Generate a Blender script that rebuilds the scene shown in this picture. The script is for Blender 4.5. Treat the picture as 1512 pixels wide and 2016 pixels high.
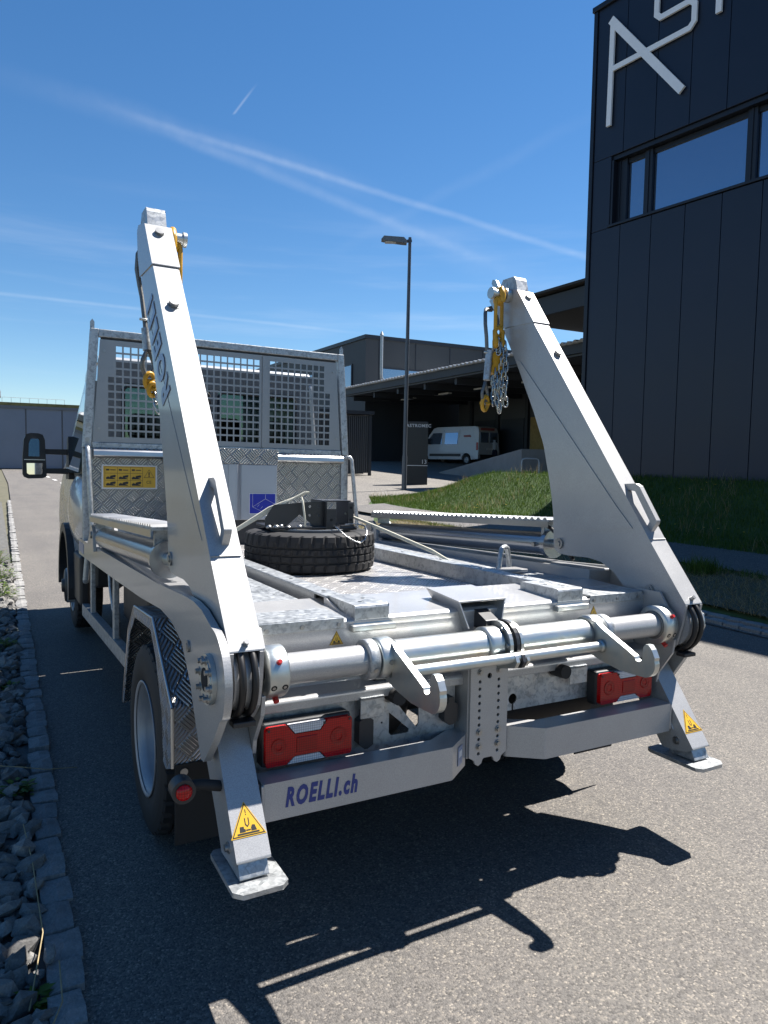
import bpy, math, random
from math import radians, sin, cos, pi
from mathutils import Vector, Matrix
random.seed(7)
S = bpy.context.scene
for o in list(bpy.data.objects): bpy.data.objects.remove(o)
COL = S.collection

# ------------------------------------------------------------------ camera
cam = bpy.data.cameras.new('camera'); camo = bpy.data.objects.new('camera', cam); COL.objects.link(camo)
cam.sensor_fit = 'VERTICAL'; cam.sensor_height = 36.0; cam.lens = 36.0 * 1403.1 / 2016.0
cam.clip_start = 0.05; cam.clip_end = 3000
camo.matrix_world = Matrix(((0.87777, 0.02104, -0.47862, -1.54131), (-0.47882, 0.07173, -0.87498, -1.98169),
                            (0.01592, 0.99720, 0.07303, 1.51914), (0, 0, 0, 1)))
S.camera = camo
S.render.resolution_x = 768; S.render.resolution_y = 1024

# ------------------------------------------------------------------ sky and sun
SUNV = Vector((0.607, 0.07, 1.0)).normalized()
ELEV = math.asin(SUNV.z); AZ = math.atan2(SUNV.x, SUNV.y)
W = bpy.data.worlds.new('World'); S.world = W; W.use_nodes = True
nt = W.node_tree; nt.nodes.clear()
def nd(nt, t, **k):
    n = nt.nodes.new(t)
    for a, b in k.items():
        if a == 'inp':
            for i, v in b.items(): n.inputs[i].default_value = v
        else: setattr(n, a, b)
    return n
out = nd(nt, 'ShaderNodeOutputWorld'); bg = nd(nt, 'ShaderNodeBackground', inp={'Strength': 0.05})
sky = nd(nt, 'ShaderNodeTexSky', sky_type='NISHITA', sun_disc=False, sun_elevation=ELEV, sun_rotation=AZ,
         altitude=450, air_density=1.0, dust_density=0.05, ozone_density=3.2)
tc = nd(nt, 'ShaderNodeTexCoord')
def mth(nt, op, a, b=None, c=None, clamp=False):
    n = nd(nt, 'ShaderNodeMath', operation=op, use_clamp=clamp)
    for i, v in enumerate((a, b, c)):
        if v is None: continue
        if isinstance(v, (int, float)): n.inputs[i].default_value = v
        else: nt.links.new(v, n.inputs[i])
    return n.outputs[0]
def vdot(nt, v, vec):
    n = nd(nt, 'ShaderNodeVectorMath', operation='DOT_PRODUCT'); nt.links.new(v, n.inputs[0]); n.inputs[1].default_value = vec
    return n.outputs['Value']
def smooth(nt, v, a, b):
    n = nd(nt, 'ShaderNodeMapRange', interpolation_type='SMOOTHSTEP', clamp=True)
    nt.links.new(v, n.inputs[0]); n.inputs[1].default_value = a; n.inputs[2].default_value = b
    return n.outputs[0]
dirv = tc.outputs['Generated']
nz = nd(nt, 'ShaderNodeTexNoise', inp={'Scale': 9.0, 'Detail': 5.0, 'Roughness': 0.6}); nt.links.new(dirv, nz.inputs['Vector'])
nz2 = nd(nt, 'ShaderNodeTexNoise', inp={'Scale': 60.0, 'Detail': 4.0}); nt.links.new(dirv, nz2.inputs['Vector'])
wob = mth(nt, 'MULTIPLY', mth(nt, 'SUBTRACT', nz.outputs[0], 0.5), 0.018)
def trail(n, width, along, a0, a1, wmul, amp):
    """a vapour trail: a band about a great circle of the sky, fading along its length"""
    d = mth(nt, 'ADD', vdot(nt, dirv, n), mth(nt, 'MULTIPLY', wob, wmul))
    w = smooth(nt, mth(nt, 'ABSOLUTE', d), width, 0.0)
    l = vdot(nt, dirv, along)
    f = mth(nt, 'MULTIPLY', smooth(nt, l, a0 - 0.16, a0 + 0.05), smooth(nt, l, a1 + 0.05, a1 - 0.05))
    g = mth(nt, 'MULTIPLY_ADD', nz2.outputs[0], 0.9, 0.45)
    return mth(nt, 'MULTIPLY', mth(nt, 'MULTIPLY', w, f), mth(nt, 'MULTIPLY', g, amp))
trails = [trail((-0.0714, 0.411, -0.9088), 0.0065, (1, 0, 0), 0.25, 0.75, 0.35, 0.34),
          trail((-0.0714, 0.411, -0.9088), 0.020, (1, 0, 0), 0.10, 0.42, 1.2, 0.13),
          trail((-0.1565, 0.4171, -0.8953), 0.010, (1, 0, 0), 0.24, 0.56, 0.6, 0.24),
          trail((-0.1565, 0.4171, -0.8953), 0.03, (1, 0, 0), 0.50, 0.66, 1.6, 0.12),
          trail((0.0007, 0.1904, -0.9817), 0.0035, (1, 0, 0), -0.2, 0.42, 0.06, 0.30),
          trail((0.5283, 0.024, -0.8487), 0.012, (1, 0, 0), 0.46, 0.62, 1.4, 0.07)]
sh = mth(nt, 'MULTIPLY', smooth(nt, mth(nt, 'ABSOLUTE', vdot(nt, dirv, (0.8298, 0.0144, -0.5579))), 0.0022, 0.0),
         mth(nt, 'MULTIPLY', smooth(nt, vdot(nt, dirv, (0, 0, 1)), 0.411, 0.414), smooth(nt, vdot(nt, dirv, (0, 0, 1)), 0.446, 0.425)))
tot = mth(nt, 'MULTIPLY', sh, 0.45)
for t in trails: tot = mth(nt, 'ADD', tot, t)
# thin cirrus veils low in the sky
mp = nd(nt, 'ShaderNodeMapping'); mp.inputs['Scale'].default_value = (1.3, 1.3, 16.0); mp.inputs['Rotation'].default_value = (0.05, 0.06, 0)
nt.links.new(dirv, mp.inputs[0])
nz3 = nd(nt, 'ShaderNodeTexNoise', inp={'Scale': 2.2, 'Detail': 6.0, 'Roughness': 0.55}); nt.links.new(mp.outputs[0], nz3.inputs['Vector'])
zc = vdot(nt, dirv, (0, 0, 1))
veil = mth(nt, 'MULTIPLY', mth(nt, 'MULTIPLY', smooth(nt, nz3.outputs[0], 0.46, 0.78), mth(nt, 'MULTIPLY', smooth(nt, zc, 0.36, 0.2), smooth(nt, zc, 0.0, 0.08))), 0.42)
tot = mth(nt, 'MULTIPLY', mth(nt, 'ADD', tot, veil), 0.30, clamp=True)
# deepen the blue slightly as a phone camera does (uniform over the whole sky)
hs = nd(nt, 'ShaderNodeHueSaturation', inp={'Saturation': 1.24, 'Value': 1.06}); nt.links.new(sky.outputs[0], hs.inputs['Color'])
mx = nd(nt, 'ShaderNodeMix', data_type='RGBA'); mx.inputs['B'].default_value = (8.5, 8.9, 9.4, 1)
nt.links.new(tot, mx.inputs['Factor']); nt.links.new(hs.outputs[0], mx.inputs['A'])
nt.links.new(mx.outputs['Result'], bg.inputs[0]); nt.links.new(bg.outputs[0], out.inputs[0])

sl = bpy.data.lights.new('sun', 'SUN'); slo = bpy.data.objects.new('sun', sl); COL.objects.link(slo)
sl.energy = 5.0; sl.angle = radians(0.53); sl.color = (1.0, 0.955, 0.90)
slo.rotation_euler = SUNV.to_track_quat('Z', 'Y').to_euler(); slo.location = (5, 0, 20)
S.view_settings.view_transform = 'Standard'; S.view_settings.look = 'None'; S.view_settings.gamma = 1.0
S.view_settings.exposure = 1.4; S.view_settings.use_curve_mapping = False

# ------------------------------------------------------------------ materials
def new_mat(name):
    m = bpy.data.materials.new(name); m.use_nodes = True
    b = m.node_tree.nodes['Principled BSDF']
    return m, m.node_tree, b
def setp(b, col=None, rough=None, metal=None, spec=None, coat=None, coatr=None, alpha=None, trans=None, ior=None):
    if col is not None: b.inputs['Base Color'].default_value = (*col, 1)
    for k, v in (('Roughness', rough), ('Metallic', metal), ('Specular IOR Level', spec), ('Coat Weight', coat), ('Coat Roughness', coatr),
                 ('Alpha', alpha), ('Transmission Weight', trans), ('IOR', ior)):
        if v is not None: b.inputs[k].default_value = v
def tex(nt, kind, scale, coord='Object', vecscale=None, **inp):
    t = nd(nt, 'ShaderNodeTexCoord'); n = nd(nt, kind)
    src = t.outputs[coord]
    if vecscale:
        mp = nd(nt, 'ShaderNodeMapping'); mp.inputs['Scale'].default_value = vecscale; nt.links.new(src, mp.inputs[0]); src = mp.outputs[0]
    nt.links.new(src, n.inputs['Vector']); n.inputs['Scale'].default_value = scale
    for k, v in inp.items(): n.inputs[k].default_value = v
    return n
def ramp(nt, fac, stops):
    r = nd(nt, 'ShaderNodeValToRGB'); cr = r.color_ramp
    while len(cr.elements) < len(stops): cr.elements.new(0.5)
    for e, (p, c) in zip(cr.elements, stops): e.position = p; e.color = (*c, 1) if len(c) == 3 else c
    nt.links.new(fac, r.inputs[0]); return r.outputs[0]
def bump(nt, b, h, strength=0.3, dist=0.002, prev=None):
    n = nd(nt, 'ShaderNodeBump', inp={'Strength': strength, 'Distance': dist}); nt.links.new(h, n.inputs['Height'])
    if prev: nt.links.new(prev, n.inputs['Normal'])
    nt.links.new(n.outputs[0], b.inputs['Normal']); return n.outputs[0]
def mixc(nt, f, a, b, mode='MIX'):
    m = nd(nt, 'ShaderNodeMix', data_type='RGBA', blend_type=mode)
    for v, s in ((f, 'Factor'), (a, 'A'), (b, 'B')):
        if isinstance(v, (int, float)): m.inputs[s].default_value = v
        elif isinstance(v, tuple): m.inputs[s].default_value = (*v, 1)
        else: nt.links.new(v, m.inputs[s])
    return m.outputs['Result']
MAT = {}
def simple(name, col, rough=0.5, metal=0.0, var=0.12, vscale=6.0, bumpd=0.0, bscale=200.0, **k):
    """plain coloured material with a soft stain variation and optional fine relief"""
    m, nt, b = new_mat(name); setp(b, col, rough, metal, **k)
    if var:
        n = tex(nt, 'ShaderNodeTexNoise', vscale, Detail=5.0, Roughness=0.6)
        lo = tuple(c * (1 - var) for c in col); hi = tuple(min(1, c * (1 + var)) for c in col)
        nt.links.new(ramp(nt, n.outputs[0], [(0.3, lo), (0.7, hi)]), b.inputs['Base Color'])
        r = nd(nt, 'ShaderNodeMapRange', inp={3: max(0, rough - 0.08), 4: min(1, rough + 0.1)}); nt.links.new(n.outputs[0], r.inputs[0]); nt.links.new(r.outputs[0], b.inputs['Roughness'])
    if bumpd:
        n2 = tex(nt, 'ShaderNodeTexNoise', bscale, Detail=3.0); bump(nt, b, n2.outputs[0], 0.5, bumpd)
    MAT[name] = m; return m
def paint_mat():
    m, nt, b = new_mat('silver_paint'); setp(b, (0.36, 0.37, 0.385), 0.40, 0.36, coat=0.5, coatr=0.10)
    n = tex(nt, 'ShaderNodeTexNoise', 5.0, Detail=6.0, Roughness=0.65)
    n2 = tex(nt, 'ShaderNodeTexNoise', 420.0, Detail=2.0)
    c1 = ramp(nt, n.outputs[0], [(0.3, (0.340, 0.340, 0.340)), (0.7, (0.385, 0.384, 0.382))])
    c2 = ramp(nt, n2.outputs[0], [(0.38, (0.86, 0.86, 0.86)), (0.62, (1.1, 1.1, 1.1))])
    nt.links.new(mixc(nt, 1.0, c1, c2, 'MULTIPLY'), b.inputs['Base Color'])
    r = nd(nt, 'ShaderNodeMapRange', inp={3: 0.36, 4: 0.50}); nt.links.new(n.outputs[0], r.inputs[0]); nt.links.new(r.outputs[0], b.inputs['Roughness'])
    bump(nt, b, n2.outputs[0], 0.10, 0.001)
    MAT['silver_paint'] = m
paint_mat()
def galv_mat():
    m, nt, b = new_mat('galvanised'); setp(b, (0.45, 0.48, 0.5), 0.45, 0.75)
    v = tex(nt, 'ShaderNodeTexVoronoi', 55.0); n = tex(nt, 'ShaderNodeTexNoise', 12.0, Detail=5.0)
    n3 = tex(nt, 'ShaderNodeTexNoise', 40.0, Detail=4.0, Distortion=1.5)
    sp = nd(nt, 'ShaderNodeSeparateColor'); nt.links.new(v.outputs['Color'], sp.inputs[0])
    f = mth(nt, 'MULTIPLY_ADD', n3.outputs[0], 0.9, mth(nt, 'MULTIPLY', sp.outputs[0], 0.25))
    c1 = ramp(nt, f, [(0.38, (0.29, 0.305, 0.31)), (0.62, (0.46, 0.475, 0.48))])
    c2 = ramp(nt, n.outputs[0], [(0.3, (0.82, 0.83, 0.85)), (0.7, (1.05, 1.05, 1.05))])
    nt.links.new(mixc(nt, 1.0, c1, c2, 'MULTIPLY'), b.inputs['Base Color'])
    r = nd(nt, 'ShaderNodeMapRange', inp={3: 0.36, 4: 0.58}); nt.links.new(sp.outputs[1], r.inputs[0]); nt.links.new(r.outputs[0], b.inputs['Roughness'])
    MAT['galvanised'] = m
galv_mat()
def zinc_mat():
    m, nt, b = new_mat('zinc_plated'); setp(b, (0.66, 0.68, 0.66), 0.36, 0.95)
    n = tex(nt, 'ShaderNodeTexNoise', 14.0, Detail=4.0); n2 = tex(nt, 'ShaderNodeTexNoise', 60.0, vecscale=(0.25, 4, 4), Detail=3.0)
    nt.links.new(ramp(nt, n.outputs[0], [(0.3, (0.44, 0.49, 0.50)), (0.55, (0.54, 0.55, 0.53)), (0.75, (0.56, 0.53, 0.46))]), b.inputs['Base Color'])
    r = nd(nt, 'ShaderNodeMapRange', inp={3: 0.30, 4: 0.48}); nt.links.new(n2.outputs[0], r.inputs[0]); nt.links.new(r.outputs[0], b.inputs['Roughness'])
    bump(nt, b, n2.outputs[0], 0.12, 0.001)
    MAT['zinc_plated'] = m
zinc_mat()
def chequer(name, ax, s=0.062, col=(0.48, 0.48, 0.48), rough=0.3):
    """five-bar tread plate: relief, with bars coloured lighter than the gaps, laid over two object axes"""
    m, nt, b = new_mat(name); setp(b, col, rough, 0.9)
    t = nd(nt, 'ShaderNodeTexCoord'); sp = nd(nt, 'ShaderNodeSeparateXYZ'); nt.links.new(t.outputs['Object'], sp.inputs[0])
    a, c = [sp.outputs['xyz'.index(k)] for k in ax]
    u = mth(nt, 'DIVIDE', mth(nt, 'ADD', a, c), s); v = mth(nt, 'DIVIDE', mth(nt, 'SUBTRACT', a, c), s)
    fu = mth(nt, 'FLOOR', u); fv = mth(nt, 'FLOOR', v); ru = mth(nt, 'FRACT', u); rv = mth(nt, 'FRACT', v)
    ck = mth(nt, 'FLOORED_MODULO', mth(nt, 'ADD', fu, fv), 2.0)
    def lerp(x, y): return mth(nt, 'ADD', mth(nt, 'MULTIPLY', x, mth(nt, 'SUBTRACT', 1.0, ck)), mth(nt, 'MULTIPLY', y, ck))
    acr = lerp(ru, rv); alo = lerp(rv, ru)
    bars = smooth(nt, mth(nt, 'ABSOLUTE', mth(nt, 'SUBTRACT', mth(nt, 'FRACT', mth(nt, 'MULTIPLY', acr, 5.0)), 0.5)), 0.40, 0.12)
    end = smooth(nt, mth(nt, 'ABSOLUTE', mth(nt, 'SUBTRACT', alo, 0.5)), 0.50, 0.36)
    h = mth(nt, 'MULTIPLY', bars, end)
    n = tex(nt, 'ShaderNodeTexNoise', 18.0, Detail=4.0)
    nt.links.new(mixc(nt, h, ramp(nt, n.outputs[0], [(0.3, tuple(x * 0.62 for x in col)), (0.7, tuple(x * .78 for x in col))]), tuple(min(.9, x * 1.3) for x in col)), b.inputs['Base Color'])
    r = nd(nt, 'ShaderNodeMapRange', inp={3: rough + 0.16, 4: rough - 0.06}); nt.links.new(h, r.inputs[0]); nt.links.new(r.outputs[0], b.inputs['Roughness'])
    bump(nt, b, h, 1.0, 0.007); MAT[name] = m
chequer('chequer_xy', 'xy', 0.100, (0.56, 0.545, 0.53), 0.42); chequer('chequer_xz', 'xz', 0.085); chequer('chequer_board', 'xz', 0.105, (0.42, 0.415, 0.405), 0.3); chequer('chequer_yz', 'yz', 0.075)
simple('brushed_steel', (0.4400, 0.4480, 0.4560), 0.3, 1.0, 0.06, 4.0)
simple('cylinder_steel', (0.4000, 0.4080, 0.4240), 0.22, 0.85, 0.06, 3.0)
simple('mesh_sheet', (0.2960, 0.2997, 0.3034), 0.42, 0.6, 0.06, 5.0)
simple('cabinet_alu', (0.3600, 0.3816, 0.4176), 0.38, 0.5, 0.05, 3.0)
simple('bolt_steel', (0.3360, 0.3360, 0.3280), 0.35, 0.9, 0.1)
simple('black_steel', (0.02, 0.021, 0.024), 0.35, 0.0, 0.2)
simple('black_plastic', (0.018, 0.018, 0.02), 0.45, 0.0, 0.15, bumpd=0.0004)
simple('rubber', (0.011, 0.011, 0.012), 0.72, 0.0, 0.25, 25.0, bumpd=0.0005, bscale=300)
simple('hose', (0.006, 0.006, 0.007), 0.5, 0.0, 0.1)
simple('dark_void', (0.008, 0.008, 0.009), 0.9, 0.0, 0.0)
simple('yellow_paint', (0.4464, 0.2376, 0.0108), 0.4, 0.0, 0.16, 40.0)
simple('warning_yellow', (0.5760, 0.3384, 0.0216), 0.4, 0.0, 0.04)
simple('print_black', (0.012, 0.012, 0.012), 0.5, 0.0, 0.0)
simple('print_white', (0.5850, 0.5850, 0.5850), 0.45, 0.0, 0.03)
simple('print_blue', (0.012, 0.030, 0.18), 0.4, 0.0, 0.03)
simple('decal_blue', (0.20, 0.25, 0.38), 0.35, 0.2, 0.06)
simple('sticker_blue', (0.0045, 0.0150, 0.3000), 0.35, 0.0, 0.03)
simple('chain_steel', (0.4400, 0.4400, 0.4240), 0.25, 1.0, 0.15, 60.0)
simple('wire_rope', (0.16, 0.16, 0.155), 0.45, 0.7, 0.3, 200.0)
simple('strap_cream', (0.5476, 0.5254, 0.4292), 0.8, 0.0, 0.12, 60.0)
simple('red_cap', (0.3750, 0.0075, 0.0075), 0.4, 0.0, 0.05)
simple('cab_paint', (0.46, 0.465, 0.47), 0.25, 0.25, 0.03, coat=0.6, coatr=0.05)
simple('cab_rear_shaded', (0.17, 0.172, 0.175), 0.45, 0.2, 0.05)  # cab silver darkened in the colour for the shade behind the headboard
simple('rim_silver', (0.3060, 0.3187, 0.3400), 0.48, 0.45, 0.08, 12.0)
def lens(name, col, rough=0.2):
    m, nt, b = new_mat(name); setp(b, col, rough, 0.0, coat=0.35, coatr=0.02, spec=0.2)
    w = tex(nt, 'ShaderNodeTexWave', 42.0); w.bands_direction = 'X'
    w2 = tex(nt, 'ShaderNodeTexWave', 42.0); w2.bands_direction = 'Z'
    h = mth(nt, 'MULTIPLY', mth(nt, 'ADD', w.outputs['Fac'], w2.outputs['Fac']), 0.5)
    nt.links.new(ramp(nt, h, [(0.2, tuple(c * 0.6 for c in col)), (0.9, tuple(min(1, c * 1.15) for c in col))]), b.inputs['Base Color'])
    n = bump(nt, b, h, 0.15, 0.001); MAT[name] = m
lens('lens_red', (0.42, 0.0015, 0.003)); lens('lens_clear', (0.55, 0.55, 0.57)); lens('lens_dark_red', (0.32, 0.001, 0.002))
def glass(name, col, rough=0.03, spec=0.9, metal=0.0):
    m, nt, b = new_mat(name); setp(b, col, rough, metal, spec=spec, coat=1.0, coatr=0.02)
    n = tex(nt, 'ShaderNodeTexNoise', 1.2, Detail=2.0); bump(nt, b, n.outputs[0], 0.05, 0.02); MAT[name] = m
glass('window_glass', (0.23, 0.30, 0.40), 0.02, 1.0, 0.85); glass('cab_glass', (0.02, 0.05, 0.05), 0.05, 1.0)
m, nt, b = new_mat('mirror_glass'); setp(b, (0.8, 0.82, 0.84), 0.02, 1.0); MAT['mirror_glass'] = m
simple('facade_navy', (0.0105, 0.0175, 0.036), 0.40, 0.15, 0.14, 0.5, bumpd=0.010, bscale=1.6)
simple('facade_trim', (0.012, 0.016, 0.026), 0.4, 0.2, 0.1)
simple('letter_white', (0.80, 0.82, 0.86), 0.4, 0.0, 0.03)
simple('hall_dark', (0.022, 0.027, 0.034), 0.55, 0.0, 0.15, 0.5)
simple('hall_grey', (0.05, 0.056, 0.062), 0.6, 0.0, 0.15, 0.5)
simple('soffit', (0.034, 0.033, 0.032), 0.8, 0.0, 0.15, 0.6)
simple('sheet_white', (0.5184, 0.5184, 0.5040), 0.4, 0.2, 0.06)
simple('warehouse_panel', (0.1625, 0.1938, 0.2500), 0.45, 0.2, 0.06, 0.4)
simple('warehouse_trim', (0.1210, 0.1320, 0.1485), 0.5, 0.1, 0.08)
simple('roof_turf', (0.1500, 0.1275, 0.0450), 0.9, 0.0, 0.35, 1.5)
simple('concrete', (0.2640, 0.2560, 0.2400), 0.85, 0.0, 0.12, 2.0, bumpd=0.002, bscale=30)
simple('van_white', (0.4500, 0.4590, 0.4770), 0.3, 0.0, 0.03, coat=0.5, coatr=0.05)
simple('van_red', (0.28, 0.07, 0.06), 0.4, 0.0, 0.03)
simple('lamp_pole', (0.10, 0.11, 0.125), 0.45, 0.5, 0.12, 3.0)
simple('lamp_head', (0.16, 0.17, 0.18), 0.4, 0.4, 0.1)
simple('lamp_glass', (0.55, 0.55, 0.52), 0.25, 0.0, 0.05)
simple('pylon_black', (0.012, 0.014, 0.02), 0.3, 0.1, 0.08)
simple('skin', (0.5, 0.3, 0.22), 0.6, 0.0, 0.05); simple('cloth_pale', (0.45, 0.48, 0.52), 0.8, 0.0, 0.1); simple('cloth_dark', (0.02, 0.025, 0.05), 0.8, 0.0, 0.1)
simple('hair_dark', (0.03, 0.02, 0.015), 0.7, 0.0, 0.1)
simple('warm_interior', (0.30, 0.20, 0.06), 0.7, 0.0, 0.2)
simple('trolley_blue', (0.02, 0.05, 0.25), 0.4, 0.0, 0.05)
simple('flower_yellow', (0.5625, 0.4125, 0.0150), 0.6, 0.0, 0.05)
simple('road_paint', (0.5184, 0.5112, 0.4896), 0.7, 0.0, 0.15, 8.0)
simple('dry_twig', (0.2880, 0.2240, 0.1200), 0.8, 0.0, 0.2, 20)
def asphalt(name, base, warm=1.0, agg=165.0):
    m, nt, b = new_mat(name); setp(b, base, 0.82, 0.0)
    v = tex(nt, 'ShaderNodeTexVoronoi', agg); v2 = tex(nt, 'ShaderNodeTexVoronoi', agg * 0.45); n = tex(nt, 'ShaderNodeTexNoise', 0.7, Detail=7.0, Roughness=0.6)
    n2 = tex(nt, 'ShaderNodeTexNoise', 60.0, Detail=4.0)
    n4 = tex(nt, 'ShaderNodeTexNoise', 0.9, vecscale=(2.2, 0.22, 1), Detail=4.0)
    sp = nd(nt, 'ShaderNodeSeparateColor'); nt.links.new(v.outputs['Color'], sp.inputs[0])
    sp2 = nd(nt, 'ShaderNodeSeparateColor'); nt.links.new(v2.outputs['Color'], sp2.inputs[0])
    B = base
    k = lambda f, w=(1, 1, 1): tuple(x * f * y for x, y in zip(B, w))
    c = ramp(nt, sp.outputs[0], [(0.0, k(0.48)), (0.30, k(0.78)), (0.70, k(1.0)), (0.92, k(1.32, (1.03, 1, 0.95))), (1.0, k(2.0, (1.04, 1, 0.92)))])
    c2 = ramp(nt, sp2.outputs[1], [(0.0, (0.86, 0.86, 0.87)), (0.5, (1, 1, 1)), (0.96, (1.03, 1.02, 1.0)), (1.0, (1.30, 1.28, 1.22))])
    c3 = ramp(nt, n.outputs[0], [(0.3, (0.86, 0.86, 0.87)), (0.7, (1.10, 1.09, 1.07))])
    c4 = ramp(nt, n4.outputs[0], [(0.35, (0.90, 0.90, 0.91)), (0.65, (1.06, 1.06, 1.05))])
    v3 = tex(nt, 'ShaderNodeTexVoronoi', 0.9); n5 = tex(nt, 'ShaderNodeTexNoise', 14.0, Detail=3.0)
    sp_ = ramp(nt, mth(nt, 'ADD', v3.outputs['Distance'], mth(nt, 'MULTIPLY', n5.outputs[0], 0.06)), [(0.045, (0.62, 0.62, 0.63)), (0.085, (1, 1, 1))])
    cc = mixc(nt, 1.0, mixc(nt, 1.0, mixc(nt, 1.0, mixc(nt, 1.0, c, c2, 'MULTIPLY'), c3, 'MULTIPLY'), c4, 'MULTIPLY'), sp_, 'MULTIPLY')
    nt.links.new(cc, b.inputs['Base Color'])
    h = mth(nt, 'ADD', mth(nt, 'SUBTRACT', 1.0, mth(nt, 'MULTIPLY', v.outputs['Distance'], 1.0)), mth(nt, 'MULTIPLY', n2.outputs[0], 0.6))
    bump(nt, b, h, 0.6, 0.0035); MAT[name] = m
asphalt('asphalt_road', (0.115, 0.107, 0.098)); asphalt('asphalt_drive', (0.150, 0.141, 0.128), agg=70.0); asphalt('asphalt_path', (0.115, 0.110, 0.105), agg=90.0)
def stone(name, lo, hi, sc=9.0, bd=0.006):
    m, nt, b = new_mat(name); setp(b, lo, 0.85, 0.0)
    oi = nd(nt, 'ShaderNodeObjectInfo'); n = tex(nt, 'ShaderNodeTexNoise', sc, Detail=8.0, Roughness=0.7); n2 = tex(nt, 'ShaderNodeTexNoise', sc * 6.0, Detail=4.0)
    g = nd(nt, 'ShaderNodeNewGeometry')
    f = mth(nt, 'ADD', mth(nt, 'MULTIPLY', n.outputs[0], 0.7), mth(nt, 'ADD', mth(nt, 'MULTIPLY', oi.outputs['Random'], 0.30), mth(nt, 'MULTIPLY', g.outputs['Random Per Island'], 0.42)))
    nt.links.new(mixc(nt, 1.0, ramp(nt, f, [(0.35, lo), (1.0, hi)]), ramp(nt, n2.outputs[0], [(0.3, (0.75, 0.75, 0.75)), (0.7, (1.15, 1.15, 1.15))]), 'MULTIPLY'), b.inputs['Base Color'])
    bump(nt, b, n.outputs[0], 0.6, bd, bump(nt, b, n2.outputs[0], 0.5, bd * 0.3)); MAT[name] = m
stone('granite', (0.125, 0.124, 0.122), (0.25, 0.245, 0.235), 2.6, 0.012); stone('gravel_stone', (0.055, 0.053, 0.050), (0.27, 0.26, 0.24), 26.0)
def soil(name, cols, sc=3.0):
    m, nt, b = new_mat(name); setp(b, cols[0], 0.95, 0.0)
    n = tex(nt, 'ShaderNodeTexNoise', sc, Detail=9.0, Roughness=0.7)
    nt.links.new(ramp(nt, n.outputs[0], [(0.3, cols[0]), (0.5, cols[1]), (0.7, cols[2])]), b.inputs['Base Color'])
    bump(nt, b, n.outputs[0], 0.6, 0.03); MAT[name] = m
soil('turf_soil', ((0.025, 0.05, 0.012), (0.04, 0.075, 0.016), (0.06, 0.08, 0.025)))
soil('verge_soil', ((0.055, 0.055, 0.034), (0.085, 0.08, 0.05), (0.12, 0.108, 0.07)))
soil('gravel_bed', ((0.05, 0.05, 0.05), (0.09, 0.09, 0.085), (0.13, 0.12, 0.11)), 12.0)
def blade(name, stops):
    m, nt, b = new_mat(name); setp(b, stops[0][1], 0.6, 0.0, spec=0.25)
    g = nd(nt, 'ShaderNodeNewGeometry'); n = tex(nt, 'ShaderNodeTexNoise', 0.8, Detail=4.0)
    f = mth(nt, 'ADD', mth(nt, 'MULTIPLY', g.outputs['Random Per Island'], 0.6), mth(nt, 'MULTIPLY', n.outputs[0], 0.45))
    nt.links.new(ramp(nt, f, stops), b.inputs['Base Color'])
    tr = nd(nt, 'ShaderNodeBsdfTranslucent'); nt.links.new(ramp(nt, f, stops), tr.inputs['Color'])
    mxs = nd(nt, 'ShaderNodeMixShader', inp={0: 0.35}); nt.links.new(b.outputs[0], mxs.inputs[1]); nt.links.new(tr.outputs[0], mxs.inputs[2])
    nt.links.new(mxs.outputs[0], nt.nodes['Material Output'].inputs['Surface']); MAT[name] = m
blade('grass_blade', [(0.15, (0.028, 0.062, 0.008)), (0.5, (0.055, 0.105, 0.014)), (0.85, (0.12, 0.165, 0.025))])
blade('dry_blade', [(0.15, (0.11, 0.10, 0.035)), (0.5, (0.25, 0.20, 0.10)), (0.85, (0.38, 0.31, 0.18))])
blade('weed_leaf', [(0.15, (0.05, 0.10, 0.015)), (0.5, (0.09, 0.15, 0.02)), (0.85, (0.16, 0.20, 0.04))])

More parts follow.
